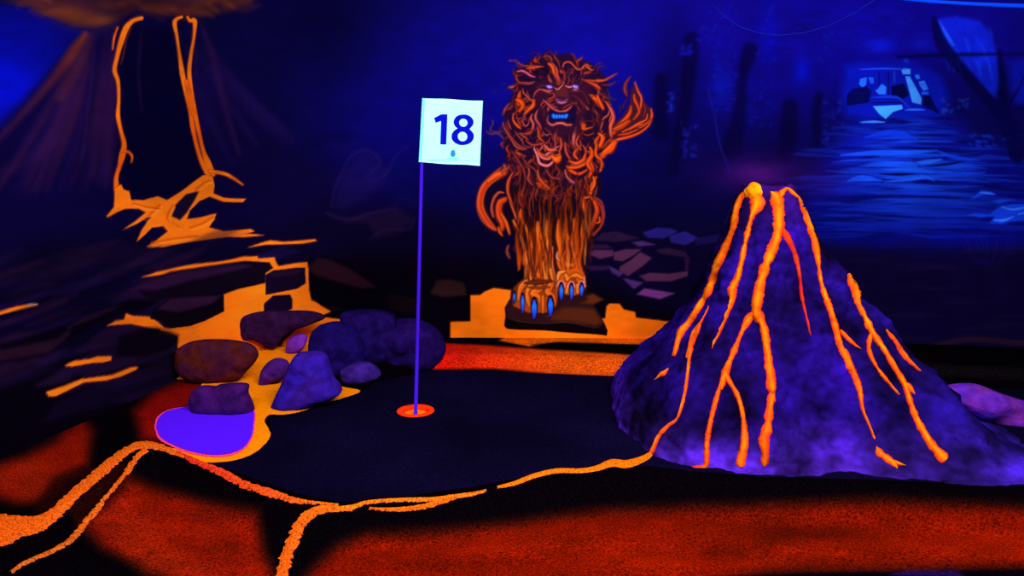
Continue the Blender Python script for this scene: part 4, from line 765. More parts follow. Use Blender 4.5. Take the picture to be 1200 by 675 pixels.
# ============================ terrain ============================
front_px = [(0, 640), (60, 600), (120, 565), (160, 532), (200, 527), (240, 541), (290, 558), (350, 582), (400, 590), (480, 583), (560, 571), (610, 562), (680, 554), (760, 547), (800, 554), (900, 562), (1030, 566), (1200, 574), (1400, 584)]
back_px = [(1500, 470), (1200, 452), (900, 444), (740, 441), (640, 437), (510, 433), (430, 446), (360, 440), (300, 440), (240, 446), (190, 452), (60, 520), (-100, 600)]
def drop(x): return -.02 if x < 60 else (-.045 if x < 200 else -.09)
GP = [(on_z(x, y), drop(x)) for x, y in front_px] + [(on_z(x, y), .045 if x > 420 and x < 1250 else .015) for x, y in back_px]
loop = np.array([(p.x, p.y) for p, _ in GP]); lev = np.array([t for _, t in GP])
HOLE = on_z(487, 482)
def Hgrid(xs, ys):
    x = np.asarray(xs, float); y = np.asarray(ys, float)
    d2 = np.full(x.shape, 1e9); ins = np.zeros(x.shape, bool); n = len(loop); num = np.zeros(x.shape); den = np.zeros(x.shape)
    for k in range(n):
        ax, ay = loop[k]; bx, by = loop[(k + 1) % n]; dx, dy = bx - ax, by - ay; L = dx * dx + dy * dy + 1e-12
        t = np.clip(((x - ax) * dx + (y - ay) * dy) / L, 0, 1); q = (x - ax - t * dx) ** 2 + (y - ay - t * dy) ** 2
        d2 = np.minimum(d2, q); h = lev[k] * (1 - t) + lev[(k + 1) % n] * t; w = math.sqrt(L) / (q + 1e-4) ** 1.5
        num += w * h; den += w
        if abs(dy) > 1e-9: ins ^= ((ay > y) != (by > y)) & (x < ax + (y - ay) * dx / dy)
    d = np.sqrt(d2); t = np.clip(d / .13, 0, 1); t = t * t * (3 - 2 * t)
    h = np.where(ins, 0, num / den * t)
    r = np.hypot(x - HOLE.x, y - HOLE.y)
    return np.where(r < .052, -.05, h)
def H1(x, y): return float(Hgrid(np.array([x]), np.array([y]))[0])
def ground(px_, py_, off=0.):
    z = 0.
    for _ in range(14):
        p = on_z(px_, py_, z); z += (H1(p.x, p.y) - z) * .6
    p = on_z(px_, py_, z); return Vector((p.x, p.y, z + off))
G = .008
gx = np.arange(-2.6, 3.2, G * 1.0); gy = np.arange(.9, 4.3, G)
GX, GY = np.meshgrid(gx, gy); HZ = Hgrid(GX, GY) - 0.0
HZ = HZ + .0015 * (vnoise(len(gx), len(gy), (12, 12), 5) - .5) * (np.hypot(GX - HOLE.x, GY - HOLE.y) > .1)
gpx, gpy, gd = project(GX, GY, HZ)
cols = fc_.sample(gpx.ravel(), gpy.ravel())
# drop cells behind the wall
sx = np.interp(GX, fp[:, 0][np.argsort(fp[:, 0])], fp[:, 1][np.argsort(fp[:, 0])])
wp = [(float(a), float(b)) for a, b in fp[::20]] + [(6, 2.5), (6, -1), (-6, -1), (-6, float(fp[0][1]))]
_, insw = polydist(np.array(wp), gx[None, :], gy[:, None]); dw, _ = polydist(np.array(wp), gx[None, :], gy[:, None])
keep = insw | (dw < .03)
fcs = gridfaces(len(gy), len(gx)); kf = keep.ravel()[fcs].all(1); fcs = fcs[kf]
u, inv = np.unique(fcs.ravel(), return_inverse=True)
floor = link('floor', np.stack([GX.ravel()[u], GY.ravel()[u], HZ.ravel()[u]], 1), inv.reshape(-1, 4), M_CARPET, None, cols[u])
setp(floor, 'black carpet with sprayed red and orange patches sloping around the green', kind='structure')

# ------------------------------------------------ patches and ribbons lying on the terrain
def patch(name, pts, mat_, off, parent=None, jit=.0, holes=(), flat=False, spacing=.02):
    """a carpet or paint patch with the outline pts (world xy) following the terrain"""
    P = [Vector((p[0], p[1])) for p in pts]; out = []
    for k in range(len(P)):
        a, b = P[k], P[(k + 1) % len(P)]; n = max(1, int((b - a).length / .006))
        for i in range(n):
            q = a.lerp(b, i / n); out.append(q + Vector((random.uniform(-jit, jit), random.uniform(-jit, jit))))
    vs = out[:]; ed = [(i, (i + 1) % len(out)) for i in range(len(out))]
    for h in holes:
        b0 = len(vs); vs += [Vector(q) for q in h]; ed += [(b0 + i, b0 + (i + 1) % len(h)) for i in range(len(h))]
    A_ = np.array([(p.x, p.y) for p in out]); x0, y0 = A_.min(0); x1, y1 = A_.max(0)
    gx_ = np.arange(x0, x1, spacing); gy_ = np.arange(y0, y1, spacing)
    if len(gx_) and len(gy_):
        dd, ii = polydist(A_, gx_[None, :], gy_[:, None])
        for j, i in zip(*np.nonzero(ii & (dd > spacing * .4))):
            q = Vector((gx_[i], gy_[j]))
            if not any((q - Vector(h[0])).length < .2 for h in holes): vs.append(q)
    v, e, f, *_ = delaunay_2d_cdt(vs, ed, [], 2 if holes else 1, 1e-6)
    if holes:   # keep only triangles inside the outline and outside the holes
        ff = []
        for t in f:
            c = sum((v[i] for i in t), Vector((0, 0))) / len(t)
            if inside([tuple(p) for p in A_], c.x, c.y) and not any(inside(h, c.x, c.y) for h in holes): ff.append(t)
        f = ff
    xs_ = np.array([q.x for q in v]); ys_ = np.array([q.y for q in v])
    zs_ = np.zeros(len(v)) if flat else Hgrid(xs_, ys_)
    o = link(name, [(x, y, z + off) for x, y, z in zip(xs_, ys_, zs_)], [tuple(t) if True else t for t in f], mat_, parent)
    # make normals face up
    me = o.data
    if len(me.polygons) and sum(p.normal.z for p in me.polygons) < 0: me.flip_normals()
    return o
def gpts(z, pts): return [ground(*q[:2]) for q in zz(z, pts)]
def ribbon_px(name, z, pts, off, c0=(255, 116, 12), c1=None, parent=None, jit=.003, mat_=None):
    q = catmull(zz(z, pts), 2.5); L, R = [], []
    n = len(q); vs, fs_, cs = [], [], []
    rows = []
    for k in range(n):
        a = q[max(0, k - 1)]; b = q[min(n - 1, k + 1)]; dx, dy = b[0] - a[0], b[1] - a[1]; l = math.hypot(dx, dy) + 1e-9
        nx, ny = -dy / l, dx / l; w = q[k][2] / 2
        row = []
        for t in (-1, -.35, .35, 1):
            p = ground(q[k][0] + nx * w * t, q[k][1] + ny * w * t, off if abs(t) < .9 else off * .3)
            if abs(t) > .9: p.x += random.uniform(-jit, jit); p.y += random.uniform(-jit, jit)
            row.append(len(vs)); vs.append(p)
            cs.append(c0 if c1 is None else tuple(c0[m] + (c1[m] - c0[m]) * k / (n - 1) for m in range(3)))
        rows.append(row)
    for a, b in zip(rows, rows[1:]):
        for i in range(3): fs_.append((a[i], a[i + 1], b[i + 1], b[i]))
    o = link(name, vs, fs_, mat_ or M_STRIPE, parent, lin(cs) * ALB)
    if sum(p.normal.z for p in o.data.polygons) < 0: o.data.flip_normals()
    return o

# putting green
gl = [ground(x, y) for x, y in [(298, 533), (262, 542), (240, 543), (270, 551), (310, 566), (350, 580), (400, 589), (480, 582), (560, 570), (610, 561), (680, 553), (760, 547), (810, 553), (900, 560), (1030, 563), (1200, 570), (1330, 574), (1330, 470), (1180, 456), (900, 448), (740, 442), (640, 438), (510, 434), (440, 448), (428, 458), (380, 476), (340, 488), (316, 490), (318, 505), (312, 520)]]
ring = [(HOLE.x + .054 * math.cos(a), HOLE.y + .054 * math.sin(a)) for a in np.linspace(0, 2 * PI, 40, endpoint=False)]
gr = patch('putting_green', gl, M_GREEN, .002, None, 0, [ring], True, .08)
setp(gr, 'near-black putting green turf between boulders and model volcano', 'putting green')
# hole cup
hc = empty('golf_hole', (HOLE.x, HOLE.y, 0), 'round golf hole with glowing red rim at the foot of the flagstick', 'golf hole')
def lathe(name, prof, n, mat_, parent, cx, cy):
    vs, fs_ = [], []
    for r, z in prof:
        for k in range(n): a = 2 * PI * k / n; vs.append((cx + r * math.cos(a), cy + r * math.sin(a), z))
    for j in range(len(prof) - 1):
        for k in range(n): fs_.append((j * n + k, j * n + (k + 1) % n, (j + 1) * n + (k + 1) % n, (j + 1) * n + k))
    if prof[-1][0] < .002 or True: fs_.append(tuple((len(prof) - 1) * n + k for k in range(n)))
    return link(name, vs, fs_, mat_, parent)
lathe('rim', [(.069, .0022), (.068, .0045), (.063, .0055), (.050, .0055), (.046, .004), (.045, -.002), (.045, -.010)], 64, M_RING, hc, HOLE.x, HOLE.y).data.polygons
rim = hc.children[0]
bm = bmesh.new(); bm.from_mesh(rim.data); bm.faces.ensure_lookup_table(); bmesh.ops.delete(bm, geom=[bm.faces[-1]], context='FACES_ONLY'); bm.to_mesh(rim.data); bm.free()
lathe('cup_lining', [(.0455, -.003), (.0455, -.012), (.040, -.014), (.012, -.014)], 48, M_CUP, hc, HOLE.x, HOLE.y)['label'] = 'orange cup lining'

# orange lava carpet pool between the boulders
lp = gpts('p', [(296, 414), (330, 408), (372, 404), (398, 403), (398, 410), (392, 430), (390, 436), (396, 452), (422, 459), (400, 468), (380, 474), (350, 484), (330, 487), (316, 487), (310, 494), (314, 502), (317, 510), (312, 520), (296, 533), (272, 541), (240, 543), (215, 536), (200, 527), (210, 520), (226, 470), (236, 449), (214, 446), (200, 440), (206, 420), (250, 408)])
def smooth(pts): return [(x / 300, y / 300) for x, y, _ in catmull([(p[0] * 300, p[1] * 300, 1) for p in list(pts) + [pts[0]]], 2.)[:-1]]
lp = smooth(lp)
lpo = patch('lava_pool', lp, M_LAVAFLOOR, .0035, None, .0012); setp(lpo, 'glowing yellow-orange lava pool on the floor winding between the boulders', 'lava pool')
pd = gpts('p', [(183, 503), (186, 492), (196, 484), (212, 480), (225, 478), (240, 478), (255, 478), (275, 478), (296, 482), (297, 500), (294, 515), (285, 527), (268, 534), (245, 535), (220, 530), (200, 522), (188, 514)])
pk = gpts('p', [(181, 503), (184, 491), (195, 483), (212, 479), (240, 477), (275, 477), (297.5, 481), (298.5, 500), (295.5, 515), (286, 528.5), (269, 536), (245, 537), (219, 532), (199, 524), (186, 516)])
pud = empty('violet_puddle', ground(240, 510), 'bright violet puddle painted flat on the floor at the end of the lava pool', 'puddle')
patch('puddle_edge', smooth(pk), M_PINK, .0055, pud, .001)['label'] = 'thin pink edge'
patch('puddle_surface', smooth(pd), M_PUDDLE, .0075, pud, 0)
# orange carpet stripes
stripes = [
 ('wide orange carpet stripe sweeping from lower left corner up to the violet puddle', 'G', [(-120, 430, 150), (0, 425, 118), (70, 412, 78), (130, 405, 58), (190, 370, 46), (250, 310, 40), (320, 250, 38), (390, 190, 35), (440, 150, 30), (490, 126, 26), (540, 128, 26), (600, 145, 22), (650, 165, 18)], (236, 88, 14), (240, 100, 20)),
 ('red-orange carpet edging along the green from the puddle to the front bend', 'G', [(620, 150, 14), (700, 188, 22), (760, 215, 26), (820, 245, 28), (860, 265, 28), (930, 288, 28), (1000, 310, 24), (1060, 325, 18), (1120, 330, 8), (1190, 337, 3)], (232, 40, 30), (245, 112, 20)),
 ('thin orange carpet stripe branching down beside the wide one at lower left', 'G', [(512, 142, 20), (480, 170, 20), (440, 230, 17), (390, 290, 15), (350, 340, 18), (310, 390, 20), (265, 445, 24), (220, 480, 17), (150, 515, 14), (80, 545, 13), (40, 575, 9)], (240, 96, 16), (200, 90, 24)),
 ('short orange carpet stripe hooking down to the bottom edge of the picture', 'G', [(1240, 352, 14), (1200, 350, 20), (1150, 350, 26), (1100, 365, 36), (1060, 400, 40), (1035, 450, 42), (1010, 510, 42), (985, 600, 42), (970, 660, 42)], (240, 102, 18), (238, 90, 16)),
 ('long thin orange stripe along the front lip of the green, left end', 'H', [(-10, 350, 14), (40, 345, 16), (80, 332, 14), (130, 325, 11), (220, 320, 12), (320, 318, 14), (400, 308, 15), (470, 298, 11), (510, 288, 3)], (250, 112, 16), None),
 ('short orange sliver just below the front lip of the green', 'H', [(100, 352, 4), (160, 355, 9), (230, 352, 16), (290, 343, 18), (340, 330, 18), (400, 314, 10)], (236, 98, 16), None),
 ('smooth orange lava line running from the front lip to the volcano foot', 'H', [(548, 278, 3), (610, 262, 14), (680, 235, 16), (760, 218, 16), (840, 218, 15), (900, 208, 20), (950, 190, 26), (1000, 194, 28), (1050, 180, 24), (1085, 160, 18), (1098, 140, 16)], (252, 112, 8), None)]
for k, (lb, z, pts, c0, c1) in enumerate(stripes):
    o = ribbon_px('carpet_stripe', z, pts, .0045 + .0006 * k, c0, c1, None, .0045 if k < 6 else .001)
    setp(o, lb, 'carpet stripe', 'orange carpet stripes laid in the floor')

# ============================ boulders ============================
def rockmat(name, c, c2, m=.6): return mat(name, c, grain=.3, gscale=30, bump=.8, bscale=30, mottle=m, mscale=14, mcol=c2)
def boulder(name, z, outline, base_y, color, color2, label, T=.09, grp='boulders around the orange lava pool', seed=0, flat=.5):
    q = zz(z, outline); cx = sum(p[0] for p in q) / len(q)
    b = ground(cx, base_y); Yp = b.y + T * .8
    P = [on_y(p[0], p[1], Yp) for p in q]
    P2 = []
    n = len(P)
    cm = catmull([(p.x * 400, p.z * 400, 1) for p in P] + [(P[0].x * 400, P[0].z * 400, 1)], 3.)[:-1, :2] / 400
    c = cm.mean(0); rings = 16; vs, fs_ = [], []; m = len(cm)
    floorz = min(b.z, H1(b.x, Yp)) - .02
    for side in (-1, 1):
        for r in range(rings + 1):
            k = math.sin(PI / 2 * (1 - r / rings)); th_ = math.cos(PI / 2 * (1 - r / rings)) ** .72
            if side == 1 and r == 0: continue
            for i in range(m):
                x = c[0] + (cm[i][0] - c[0]) * k; zq = c[1] + (cm[i][1] - c[1]) * k
                v = Vector((x, Yp + side * T * th_, zq))
                nn = mnoise.noise(v * 9 + Vector((seed, 0, 0))) * .6 + mnoise.noise(v * 22 + Vector((seed, 5, 0))) * .3
                v.y += nn * T * .55 * th_
                vs.append(v)
    def ix(side, r, i):
        if side == -1: return r * m + i % m
        return i % m if r == 0 else (rings + 1) * m + (r - 1) * m + i % m
    for side in (-1, 1):
        for r in range(rings):
            for i in range(m):
                f = (ix(side, r, i), ix(side, r, i + 1), ix(side, r + 1, i + 1), ix(side, r + 1, i)); fs_.append(f)
    # the lower edge reaches down into the carpet
    zmin = min(v.z for v in vs)
    for v in vs:
        if v.z < zmin + .03: v.z -= .0
    o = link(name, vs, fs_, rockmat(name + '_paint', color, color2), None)
    bm = bmesh.new(); bm.from_mesh(o.data); bmesh.ops.remove_doubles(bm, verts=bm.verts, dist=.0004); bmesh.ops.recalc_face_normals(bm, faces=bm.faces); bm.to_mesh(o.data); bm.free()
    setp(o, label, 'boulder', grp)
    return o
boulder('boulder', 'C', [(500, 217), (560, 208), (630, 215), (660, 235), (665, 300), (640, 360), (560, 372), (530, 300), (500, 245)], 424, (27, 10, 80), (12, 5, 46), 'dim violet boulder at the back of the heap, between the two largest', .10, seed=3)
boulder('boulder', 'C', [(630, 245), (700, 236), (760, 255), (795, 285), (806, 322), (792, 355), (760, 378), (680, 382), (620, 374), (600, 320)], 432, (32, 11, 84), (13, 5, 42), 'broad dark violet boulder rightmost in the heap, behind the flagstick', .13, seed=7)
boulder('boulder', 'C', [(405, 330), (408, 290), (425, 262), (460, 246), (500, 245), (540, 262), (562, 300), (575, 350), (560, 385), (520, 402), (480, 400), (455, 370), (430, 340)], 441, (26, 11, 92), (12, 6, 52), 'tall dark blue-violet boulder directly behind the foremost one', .09, seed=11)
boulder('boulder', 'C', [(498, 385), (535, 366), (580, 364), (606, 380), (616, 397), (600, 412), (545, 426), (505, 418)], 450, (58, 28, 128), (22, 10, 64), 'low pale violet boulder at the green edge right of the foremost one', .06, seed=13)
boulder('boulder', 'R', [(247, 110), (252, 72), (285, 38), (350, 18), (450, 14), (560, 16), (612, 40), (560, 66), (490, 92), (445, 122), (415, 160), (385, 158), (330, 132), (280, 130)], 414, (46, 16, 60), (18, 6, 24), 'long low brown-violet boulder at the top of the lava pool', .035, seed=17)
boulder('boulder', 'R', [(20, 170), (70, 140), (150, 128), (250, 133), (320, 150), (346, 185), (330, 222), (292, 262), (268, 286), (200, 297), (130, 300), (60, 285), (20, 240)], 452, (74, 22, 18), (30, 10, 60), 'wide reddish brown boulder left of the lava pool, against the wall', .05, seed=19)
boulder('boulder', 'R', [(455, 165), (465, 130), (490, 110), (530, 108), (540, 130), (522, 165), (485, 188), (460, 185)], 416, (112, 40, 170), (60, 20, 90), 'smallest purple boulder standing alone in the lava pool', .03, seed=23)
boulder('boulder', 'R', [(352, 290), (360, 250), (385, 217), (420, 203), (460, 215), (468, 245), (450, 280), (410, 296), (368, 313), (350, 308)], 453, (74, 24, 116), (34, 10, 50), 'second smallest purple boulder, beside the foremost one in the lava', .045, seed=29)
boulder('boulder', 'R', [(393, 408), (415, 352), (440, 300), (466, 240), (482, 205), (505, 182), (560, 175), (608, 184), (630, 230), (645, 280), (672, 318), (668, 345), (600, 376), (520, 402), (440, 418)], 482, (44, 20, 150), (54, 18, 88), 'large bright violet foremost boulder with a broad foot beside the lava', .075, seed=31)
boulder('boulder', 'R', [(72, 365), (90, 328), (125, 312), (170, 316), (200, 306), (300, 305), (306, 340), (325, 385), (322, 416), (250, 430), (170, 438), (120, 426), (85, 408)], 488, (62, 16, 92), (26, 8, 52), 'dark plum boulder at the back of the violet puddle', .06, seed=37)
boulder('boulder', 'p', [(1100, 462), (1112, 453), (1145, 451), (1180, 464), (1230, 480), (1280, 500), (1270, 530), (1200, 508), (1160, 496), (1130, 482)], 499, (112, 36, 150), (52, 30, 200), 'magenta-violet boulder behind the right foot of the model volcano', .07, grp=None, seed=41)

# ============================ the model volcano ============================
CY = 2.93
apex = on_y(903, 216, CY); VX = apex.x; VH = apex.z
base_px = [(722, 470), (727, 492), (742, 514), (768, 536), (800, 549), (860, 553), (930, 554), (1000, 556), (1050, 564), (1110, 568), (1200, 568), (1290, 560)]
base_w = [on_z(x, y) for x, y in base_px]
ang = [math.atan2(p.y - CY, p.x - VX) for p in base_w]; rad = [math.hypot(p.y - CY, p.x - VX) for p in base_w]
lst = sorted(zip([a % (2 * PI) for a in ang], rad))
lst = [(a, r) for a, r in lst if not (a > 2 * PI - .6)]
lst += [(2 * PI - .72, 1.06), (2 * PI - .52, .88), (2 * PI - .25, .72), (2 * PI + .0, .62), (2 * PI + .6, .56), (2 * PI + 1.57, .50), (2 * PI + 2.5, .56)]
lst = [(a, r) for a, r in lst]
la = np.array([a for a, _ in lst]); lr = np.array([r for _, r in lst]); o_ = np.argsort(la); la, lr = la[o_], lr[o_]
def rbase(a):
    a = a % (2 * PI)
    if a < la[0]: a += 2 * PI
    return float(np.interp(a, np.concatenate([la, [la[0] + 2 * PI]]), np.concatenate([lr, [lr[0]]])))
tl = np.array([0, .045, .157, .25, .345, .45, .57, .76, .87, .98, 1.]); pl = np.array([1., .985, .88, .70, .54, .43, .31, .155, .085, .02, 0.])
tr_ = np.array([0, .04, .1, .18, .27, .39, .51, .62, .72, .85, .98, 1.]); pr = np.array([1., .80, .62, .535, .465, .37, .285, .215, .135, .06, .01, 0.])
prn = np.array([1., .985, .94, .87, .775, .62, .475, .355, .225, .10, .015, 0.])
tf = np.array([0, .05, .12, .25, .4, .6, .8, .95, 1.]); pf = np.array([1., .965, .86, .66, .48, .29, .14, .035, 0.])
R0 = .088
vvs, vfs = [], []; NA, NT = 300, 150
for j in range(NT + 1):
    t = j / NT
    for i in range(NA):
        a = 2 * PI * i / NA; c, s_ = math.cos(a), math.sin(a)
        wl = max(0, -c) ** 2; wr = max(0, c) ** 2; wf = s_ * s_
        k = wl * np.interp(t, tl, pl) + wr * np.interp(t, tr_, prn + (pr - prn) * min(1, abs(s_) / .5)) + wf * np.interp(t, tf, pf)
        rb = rbase(a); r = R0 * (1.0 - .1 * math.cos(a)) + (rb - R0) * k
        # ridges and lumps
        mid = math.sin(PI * min(1, t * 1.02)) ** .6 * (.35 + .65 * (s_ < .3))
        fl_ = math.sin(a * 7 + 1.3 + 1.2 * mnoise.noise(Vector((c * 1.5, s_ * 1.5, t * 2)))) * .5 + .5 * math.sin(a * 13 + 2 * t)
        r *= 1 + .055 * fl_ * mid
        x, y, z = r * c, r * s_, VH * t
        p = Vector((x * 3.2, y * 3.2, z * 3.2))
        edge = .35 + .65 * min(1, abs(s_) * 1.6)
        dn = (.034 * mnoise.noise(p) + .024 * mnoise.noise(p * 2.3 + Vector((3, 1, 0))) + .013 * mnoise.noise(p * 5.1) + .008 * mnoise.noise(p * 11) + .004 * mnoise.noise(p * 23)) * min(1, .3 + 1.6 * (1 - t)) * edge
        x += c * dn; y += s_ * dn; z += dn * .5 * (0 if j == 0 else 1)
        if j >= NT - 6: z += .012 * mnoise.noise(Vector((c * 2, s_ * 2, 4))) * (j - NT + 6) / 6
        if j == 0: z = -.03
        X_, Y_ = VX + x, CY + y
        vvs.append((X_, Y_, z))
for j in range(NT):
    for i in range(NA): vfs.append((j * NA + i, j * NA + (i + 1) % NA, (j + 1) * NA + (i + 1) % NA, (j + 1) * NA + i))
# crater bowl
for q, (rr, dz) in enumerate(((.8, -.012), (.55, -.05), (.3, -.075), (.05, -.08))):
    for i in range(NA):
        bx, by, bz = vvs[NT * NA + i]; vvs.append((VX + (bx - VX) * rr, CY + (by - CY) * rr, bz + dz))
for q in range(4):
    for i in range(NA): a0 = (NT + q) * NA; vfs.append((a0 + i, a0 + (i + 1) % NA, a0 + NA + (i + 1) % NA, a0 + NA + i))
vfs.append(tuple((NT + 4) * NA + i for i in range(NA)))
# paint: violet with lighter airbrushed foot
vc = np.zeros((len(vvs), 3))
for k, (x, y, z) in enumerate(vvs):
    t = max(0, min(1, z / VH)); p = Vector((x * 5, y * 5, z * 5))
    n = .5 + .5 * mnoise.noise(p) + .28 * mnoise.noise(p * 3) + .16 * mnoise.noise(p * 8)
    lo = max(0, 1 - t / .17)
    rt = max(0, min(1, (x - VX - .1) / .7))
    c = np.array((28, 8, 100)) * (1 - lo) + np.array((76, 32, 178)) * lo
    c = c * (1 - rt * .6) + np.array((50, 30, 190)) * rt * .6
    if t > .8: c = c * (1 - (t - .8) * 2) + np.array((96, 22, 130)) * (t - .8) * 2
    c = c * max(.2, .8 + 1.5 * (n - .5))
    vc[k] = c
vol = empty('model_volcano', (VX, CY, 0), 'violet model volcano with glowing orange lava streams, standing on the green', 'model volcano')
cone = link('cone', vvs, vfs, M_VOLC, vol, lin(np.clip(vc, 0, 255)) * ALB)
bvh = BVHTree.FromPolygons(vvs, vfs)
O_ = Vector((0, 0, CH))
def hit(px_, py_, last):
    r = ray(px_, py_).normalized(); h = bvh.find(O_, r) if False else bvh.ray_cast(O_, r)
    if h[0] is not None and h[0].y < CY + .25: return h[0], h[1], (h[0] - O_).length
    if last is None: last = 2.9
    q = O_ + r * last; n = bvh.find_nearest(q); return n[0], n[1], last
def stream(z, pts, bright=1., name='lava_stream', lab=None, thick=.006):
    q = catmull(zz(z, pts), 2.2); n = len(q); vs, fs_, cs = [], [], []; last = None; T = (-1, -.6, 0, .6, 1); sd = random.uniform(0, 50)
    for k in range(n):
        a = q[max(0, k - 2)]; b = q[min(n - 1, k + 2)]; dx, dy = b[0] - a[0], b[1] - a[1]; l = math.hypot(dx, dy) + 1e-9
        nx, ny = -dy / l, dx / l; w = q[k][2] / 2 * 1.05 * math.sqrt(min(1, (k + .15) / 3.5, (n - 1 - k + .15) / 3.5))
        wig = 1 + .34 * mnoise.noise(Vector((sd, k * .22, 0))) + .2 * mnoise.noise(Vector((sd, k * .9, 3)))
        for t in T:
            jt = random.uniform(-.09, .09) if abs(t) > .9 else 0
            p, nrm, last2 = hit(q[k][0] + nx * w * (t + jt) * wig, q[k][1] + ny * w * (t + jt) * wig, last)
            if t == 0: last = last2
            if nrm.dot(O_ - p) < 0: nrm = -nrm
            h = thick * (1 - t * t) + .0008
            vs.append(p + nrm * h)
            e = abs(t); m = max(0, min(1, .5 + .9 * mnoise.noise(Vector((sd + 9, k * .16, t * .8)))))
            hot = np.array((255, 150, 8)) * m + np.array((255, 104, 8)) * (1 - m); cold = np.array((190, 24, 26))
            e2 = .92 * e ** 1.6
            c = hot * (1 - e2) + cold * e2
            bb = max(0, min(1, bright + .5 * mnoise.noise(Vector((sd, 7, k * .1))) * (1.2 - bright)))
            c = c * bb + np.array((196, 26, 26)) * (1 - bb)
            cs.append(c)
    m = len(T)
    for k in range(n - 1):
        for i in range(m - 1):
            f = (k * m + i, k * m + i + 1, (k + 1) * m + i + 1, (k + 1) * m + i)
            if max((vs[f[u]] - vs[f[v]]).length for u in range(4) for v in range(u)) < .09: fs_.append(f)
    o = link(name, vs, fs_, M_LAVA, vol, lin(np.clip(cs, 0, 255)) * ALB)
    if lab: o['label'] = lab
    return o
stream('V', [(568, 80, 30), (574, 98, 50), (574, 125, 44), (560, 155, 24), (546, 200, 20), (532, 260, 18), (520, 320, 20), (505, 380, 24), (486, 425, 34), (486, 465, 18), (470, 510, 13), (450, 560, 10), (430, 600, 8), (410, 640, 4)], lab='orange stream from the bright crater blob', thick=.012)
stream('V', [(545, 78, 14), (520, 92, 20), (500, 140, 24), (490, 200, 24), (470, 255, 22), (448, 305, 30), (428, 345, 26), (412, 400, 28), (395, 440, 24), (365, 490, 22), (330, 545, 22), (300, 582, 26), (290, 620, 14), (278, 668, 8)], lab='stream down the left edge')
stream('U', [(352, 10, 5), (336, 60, 20), (326, 95, 14), (316, 132, 5)], .6)
stream('U', [(296, 188, 10), (280, 202, 22), (262, 212, 18), (240, 232, 4)], lab='short lone drip of lava')
stream('V', [(402, 490, 3), (376, 540, 8), (345, 585, 13), (330, 640, 12), (322, 675, 10)], .7)
stream('U', [(432, 0, 14), (398, 70, 20), (386, 110, 20), (380, 170, 13), (367, 270, 15), (352, 340, 13), (332, 395, 10), (300, 420, 14), (260, 460, 17), (236, 510, 19), (224, 540, 20)], .85, lab='thin stream running down to the floor stripe')
stream('V', [(622, 78, 10), (640, 92, 46), (650, 130, 44), (653, 180, 40), (648, 230, 36), (626, 290, 36), (602, 350, 34), (586, 410, 34), (576, 470, 38), (574, 510, 40), (598, 560, 30), (610, 640, 26), (618, 720, 28), (628, 800, 32)], lab='broad central stream of bright orange lava', thick=.008)
stream('U', [(700, 60, 26), (710, 130, 30), (723, 210, 34), (728, 280, 30), (716, 360, 32), (708, 430, 36), (694, 480, 44), (700, 540, 34), (694, 592, 30)], .8, lab='lower run of the central stream')
stream('V', [(560, 510, 34), (543, 535, 26), (520, 580, 18), (492, 648, 20), (470, 700, 22), (455, 745, 26), (446, 790, 14)], .8)
stream('U', [(522, 215, 10), (510, 260, 16), (490, 330, 20), (466, 430, 20), (456, 500, 22), (456, 560, 24), (448, 592, 26), (400, 604, 26), (362, 604, 18)], .7, lab='reddish stream turning along the foot')
stream('U', [(530, 190, 20), (548, 235, 20), (580, 290, 20), (600, 350, 18), (612, 430, 24), (612, 500, 34), (600, 560, 42), (596, 598, 46)], .85)
stream('V', [(656, 95, 30), (668, 74, 18), (684, 66, 16), (702, 80, 13), (722, 98, 10)], lab='lava bridging the crater rim')
stream('V', [(722, 98, 10), (730, 108, 14), (745, 140, 26), (760, 180, 30), (776, 230, 26), (790, 300, 20), (797, 350, 16), (804, 396, 14), (816, 440, 22), (838, 500, 22), (858, 570, 22), (870, 620, 22), (890, 670, 20), (910, 720, 20)], lab='long stream down the right shoulder')
stream('T', [(112, 290, 18), (125, 330, 18), (142, 370, 18), (152, 400, 15), (160, 450, 9), (180, 500, 5), (190, 530, 4)], .8)
stream('T', [(100, 240, 12), (120, 262, 12), (138, 278, 8), (156, 292, 3)], .7)
stream('T', [(196, 548, 8), (206, 566, 22), (226, 580, 20), (245, 598, 10), (250, 606, 5)], lab='small lava toe at the foot')
stream('T', [(222, 576, 8), (246, 590, 12), (272, 598, 4)])
stream('V', [(662, 200, 14), (680, 235, 24), (700, 272, 18), (716, 320, 15), (728, 380, 12), (735, 450, 12), (750, 520, 8), (765, 592, 4)], .25, lab='dull red stream right of centre')
stream('T', [(120, 92, 14), (130, 106, 28), (142, 128, 26), (146, 165, 17), (165, 205, 15), (185, 245, 19), (215, 290, 15), (245, 340, 15), (268, 380, 16), (285, 430, 13), (296, 462, 18), (315, 500, 20), (340, 540, 20), (366, 570, 26), (380, 584, 42)], lab='long stream on the far right flank', thick=.008)
stream('T', [(262, 375, 10), (282, 390, 14), (298, 412, 4)])
stream('T', [(182, 248, 12), (176, 290, 13), (195, 335, 9), (225, 375, 9), (256, 412, 4)], .8)
stream('T', [(220, 240, 5), (244, 268, 11), (264, 300, 14), (285, 325, 9), (312, 350, 4)], .7)

